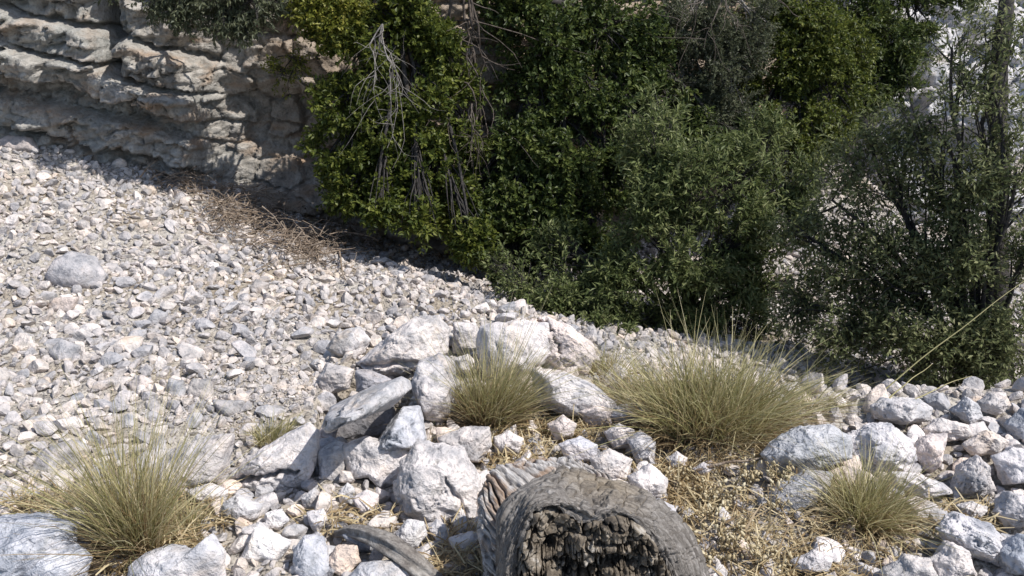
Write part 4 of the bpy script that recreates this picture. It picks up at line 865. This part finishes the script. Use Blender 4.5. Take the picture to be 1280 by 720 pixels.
tussock('tall green and straw grass tussock in the bottom left corner', 172, 690, .06, .54, 1300, 51, .02, .7, (-.02, .0), .55, .15)
tussock('small green grass tuft just right of the left tussock', 232, 668, .035, .19, 160, 52, .4, .8, (0, 0), .7, .2)
tussock('middle grass tussock fanning up between the rim boulders', 612, 530, .07, .42, 1500, 53, .28, .6, (.13, 0), .55, .2)
tussock('biggest olive green grass tussock behind the log', 890, 538, .18, .42, 3600, 54, .42, .6, (.05, 0), .50, .36, wd=.0015)
tussock('yellowing grass clump on the left flank of the biggest tussock', 795, 505, .10, .26, 800, 55, .7, .6, (-.1, 0), .3, .4)
tussock('rounded olive grass tussock at the foot of the right stone pile', 1080, 650, .075, .28, 1500, 56, .42, .7, (.02, -.03), .5, .35)
tussock('small fresh green tuft behind the cracked wedge boulder', 342, 550, .06, .13, 420, 57, .5, .6, (.2, 0), .8, .4)
tussock('dry straw tuft at the left edge above the blue grey boulder', 66, 636, .10, .11, 300, 58, 1., .6, (-.1, 0), .2, .6)
tussock('thin grass stems right of the biggest tussock at the stone pile rim', 1010, 515, .07, .22, 220, 59, .8, .5, (.3, 0), .5, .4)
tussock('sparse grass on the rim right of the domed boulder', 760, 468, .06, .24, 170, 60, .5, .5, (0, 0), .7, .3)
tussock('tiny straw tuft at the right end of the black cavity', 532, 560, .02, .14, 60, 61, .4, .7, (.1, 0), .2, .2)
# long bare grass stems crossing in front of the dark tree
for i, (a, b) in enumerate((((1090, 500), (1290, 345)), ((1110, 500), (1165, 455)), ((1040, 460), (1100, 500)), ((1130, 505), (1215, 470)))):
    q0 = on(*a, .02, True); q1 = P(*b, q0[1] + .2); mb = MB(); r_ = np.random.default_rng(i); mb.tube(limb(q0, q1, r_, .02, 14, .01), np.linspace(.0028, .001, 14), 5)
    o = link('tall_grass', mb.mesh('tall_grass', q0), M_GRASS, loc=q0)
    tag(o, ['longest thin straw stem rising right across the dark tree', 'short straw stem leaning right above the right stone pile', 'thin straw stem leaning left beside the biggest tussock', 'faint straw stem leaning low over the right pile rim'][i], 'grass stem')
# straw litter
def litter(patches, seed=70):
    r = np.random.default_rng(seed); Vs, Fs, n0 = [], [], 0
    for (px, py, w, h, n) in patches:
        a = r.uniform(0, 2 * np.pi, n); q = np.sqrt(r.random(n)); X = px + w * q * np.cos(a); Y = py + h * q * np.sin(a)
        p = np.array([z0pt(x, y) for x, y in zip(X, Y)]); p[:, 2] = ground(p[:, 0], p[:, 1]) + np.abs(r.normal(0, .014, n)) + .002
        b = r.uniform(0, 2 * np.pi, n); d = np.stack([np.cos(b), np.sin(b), r.normal(.1, .3, n)], -1); L = r.uniform(.02, .10, n)[:, None]; wd = r.uniform(.0008, .0024, n)[:, None]
        s = np.stack([-np.sin(b), np.cos(b), r.normal(0, .5, n)], -1); m = p + d * L * .5 + np.array([0, 0, 1]) * L * r.uniform(-.05, .2, (n, 1)); e = p + d * L
        V = np.stack([p + s * wd, p - s * wd, m + s * wd, m - s * wd, e + s * wd * .4, e - s * wd * .4], 1).reshape(-1, 3); i = n0 + np.arange(n)[:, None] * 6
        Vs.append(V); Fs.append(np.concatenate([i + [[0, 1, 3, 2]], i + [[2, 3, 5, 4]]], 1).reshape(-1, 4)); n0 += len(V)
    tag(link('straw_litter', mesh_np('straw_litter', np.concatenate(Vs), np.concatenate(Fs)), M_STRAW), 'dry straw litter spread between stones on the ledge', 'straw', kind='stuff')
litter([(670, 555, 75, 40, 900), (575, 690, 48, 35, 500), (930, 670, 110, 60, 800), (1080, 670, 95, 30, 350), (440, 650, 60, 22, 200), (840, 600, 50, 25, 700), (880, 568, 120, 24, 500), (720, 520, 50, 26, 500), (180, 690, 80, 26, 800), (1210, 640, 50, 22, 300), (60, 630, 60, 12, 350), (240, 640, 60, 30, 400), (800, 520, 50, 30, 500), (1010, 715, 70, 18, 500)])
def leaf_litter():
    r = np.random.default_rng(75); n = 5200; Pp = []
    for i in range(n):
        px = r.uniform(380, 640); py = 268 + (px - 380) * .23 + r.normal(0, 13); q = P(px, py, 1.); ys = np.arange(5.2, 9, .05)
        Pp.append((px, py))
    Pp = np.array(Pp); ys = np.arange(5.2, 9.5, .03); best = np.full(n, 8.)
    q = np.array([P(a, b, 1.) for a, b in Pp]); Xg = q[:, :1] * ys; Yg = np.broadcast_to(ys, Xg.shape); Zg = H + (q[:, 2:] - H) * ys; m = Zg < ground(Xg, Yg)
    k = np.argmax(m, 1); ok = m.any(1); C = np.stack([Xg[np.arange(n), k], ys[k], Zg[np.arange(n), k] + r.uniform(.01, .05, n)], -1)[ok]; n = len(C)
    D = rdir(n, r) * [1, 1, .25]; Nn = np.array([0, 0, 1.]) + r.normal(0, .4, (n, 3))
    tag(link('leaf_litter', leaves_mesh('leaf_litter', C, D, Nn, r.uniform(.02, .055, n), r.uniform(.005, .014, n), np.zeros(3)), M_THATCH), 'brown dead leaves under the overhanging shrub at the cliff foot', 'leaf litter', kind='stuff')
leaf_litter()
# pale seed pod plants
def pod_plant(px, py, seed, h=.11):
    lm = min(((800, 600, 'the white stone row'), (860, 640, 'the right side of the log'), (905, 590, 'the biggest tussock'), (965, 640, 'the bluish shaded rock'), (1010, 700, 'the low rounded bottom stone'), (900, 715, 'the bottom edge'), (915, 655, 'the middle of the straw patch')), key=lambda q: math.hypot(q[0] - px, q[1] - py))
    lab = ('tall' if h > .095 else 'small' if h < .07 else 'mid sized') + ' dried plant with pale yellow pods ' + ('right of ' if px > lm[0] else 'left of ') + lm[2]
    r = np.random.default_rng(seed); p = on(px, py, 0, True); t = thing('seed_pod_plant', p, lab, 'dried plant', 'dried pod plants right of the log')
    mb = MB(); pods = MB(); V_, F_ = ico(1)
    for k in range(7):
        d = rdir(r=r) * [.7, .7, 0] + [0, 0, 1]; tip = d / np.linalg.norm(d) * h * r.uniform(.5, 1.1); pts = limb(np.zeros(3), tip, r, 0, 7, .05); mb.tube(pts, np.linspace(.0016, .0008, 7), 4)
        for j in range(r.integers(2, 5)):
            q = pts[r.integers(3, 7)] + r.normal(0, .007, 3); s = r.uniform(.005, .0105)
            pods.add(clip_planes(V_.copy(), r, 6, .35, .75) * [s * .7, s * .5, s * 1.35] @ rotm(r, .8)[0] + q, F_)
    link('stalks', mb.mesh('stalks'), M_STRAW, t); link('pods', pods.mesh('pods', smooth=True), M_POD, t)
r_ = np.random.default_rng(90)
for i in range(26): pod_plant(r_.uniform(845, 985), r_.uniform(625, 718) if i % 3 else r_.uniform(600, 650), 200 + i, r_.uniform(.05, .12))
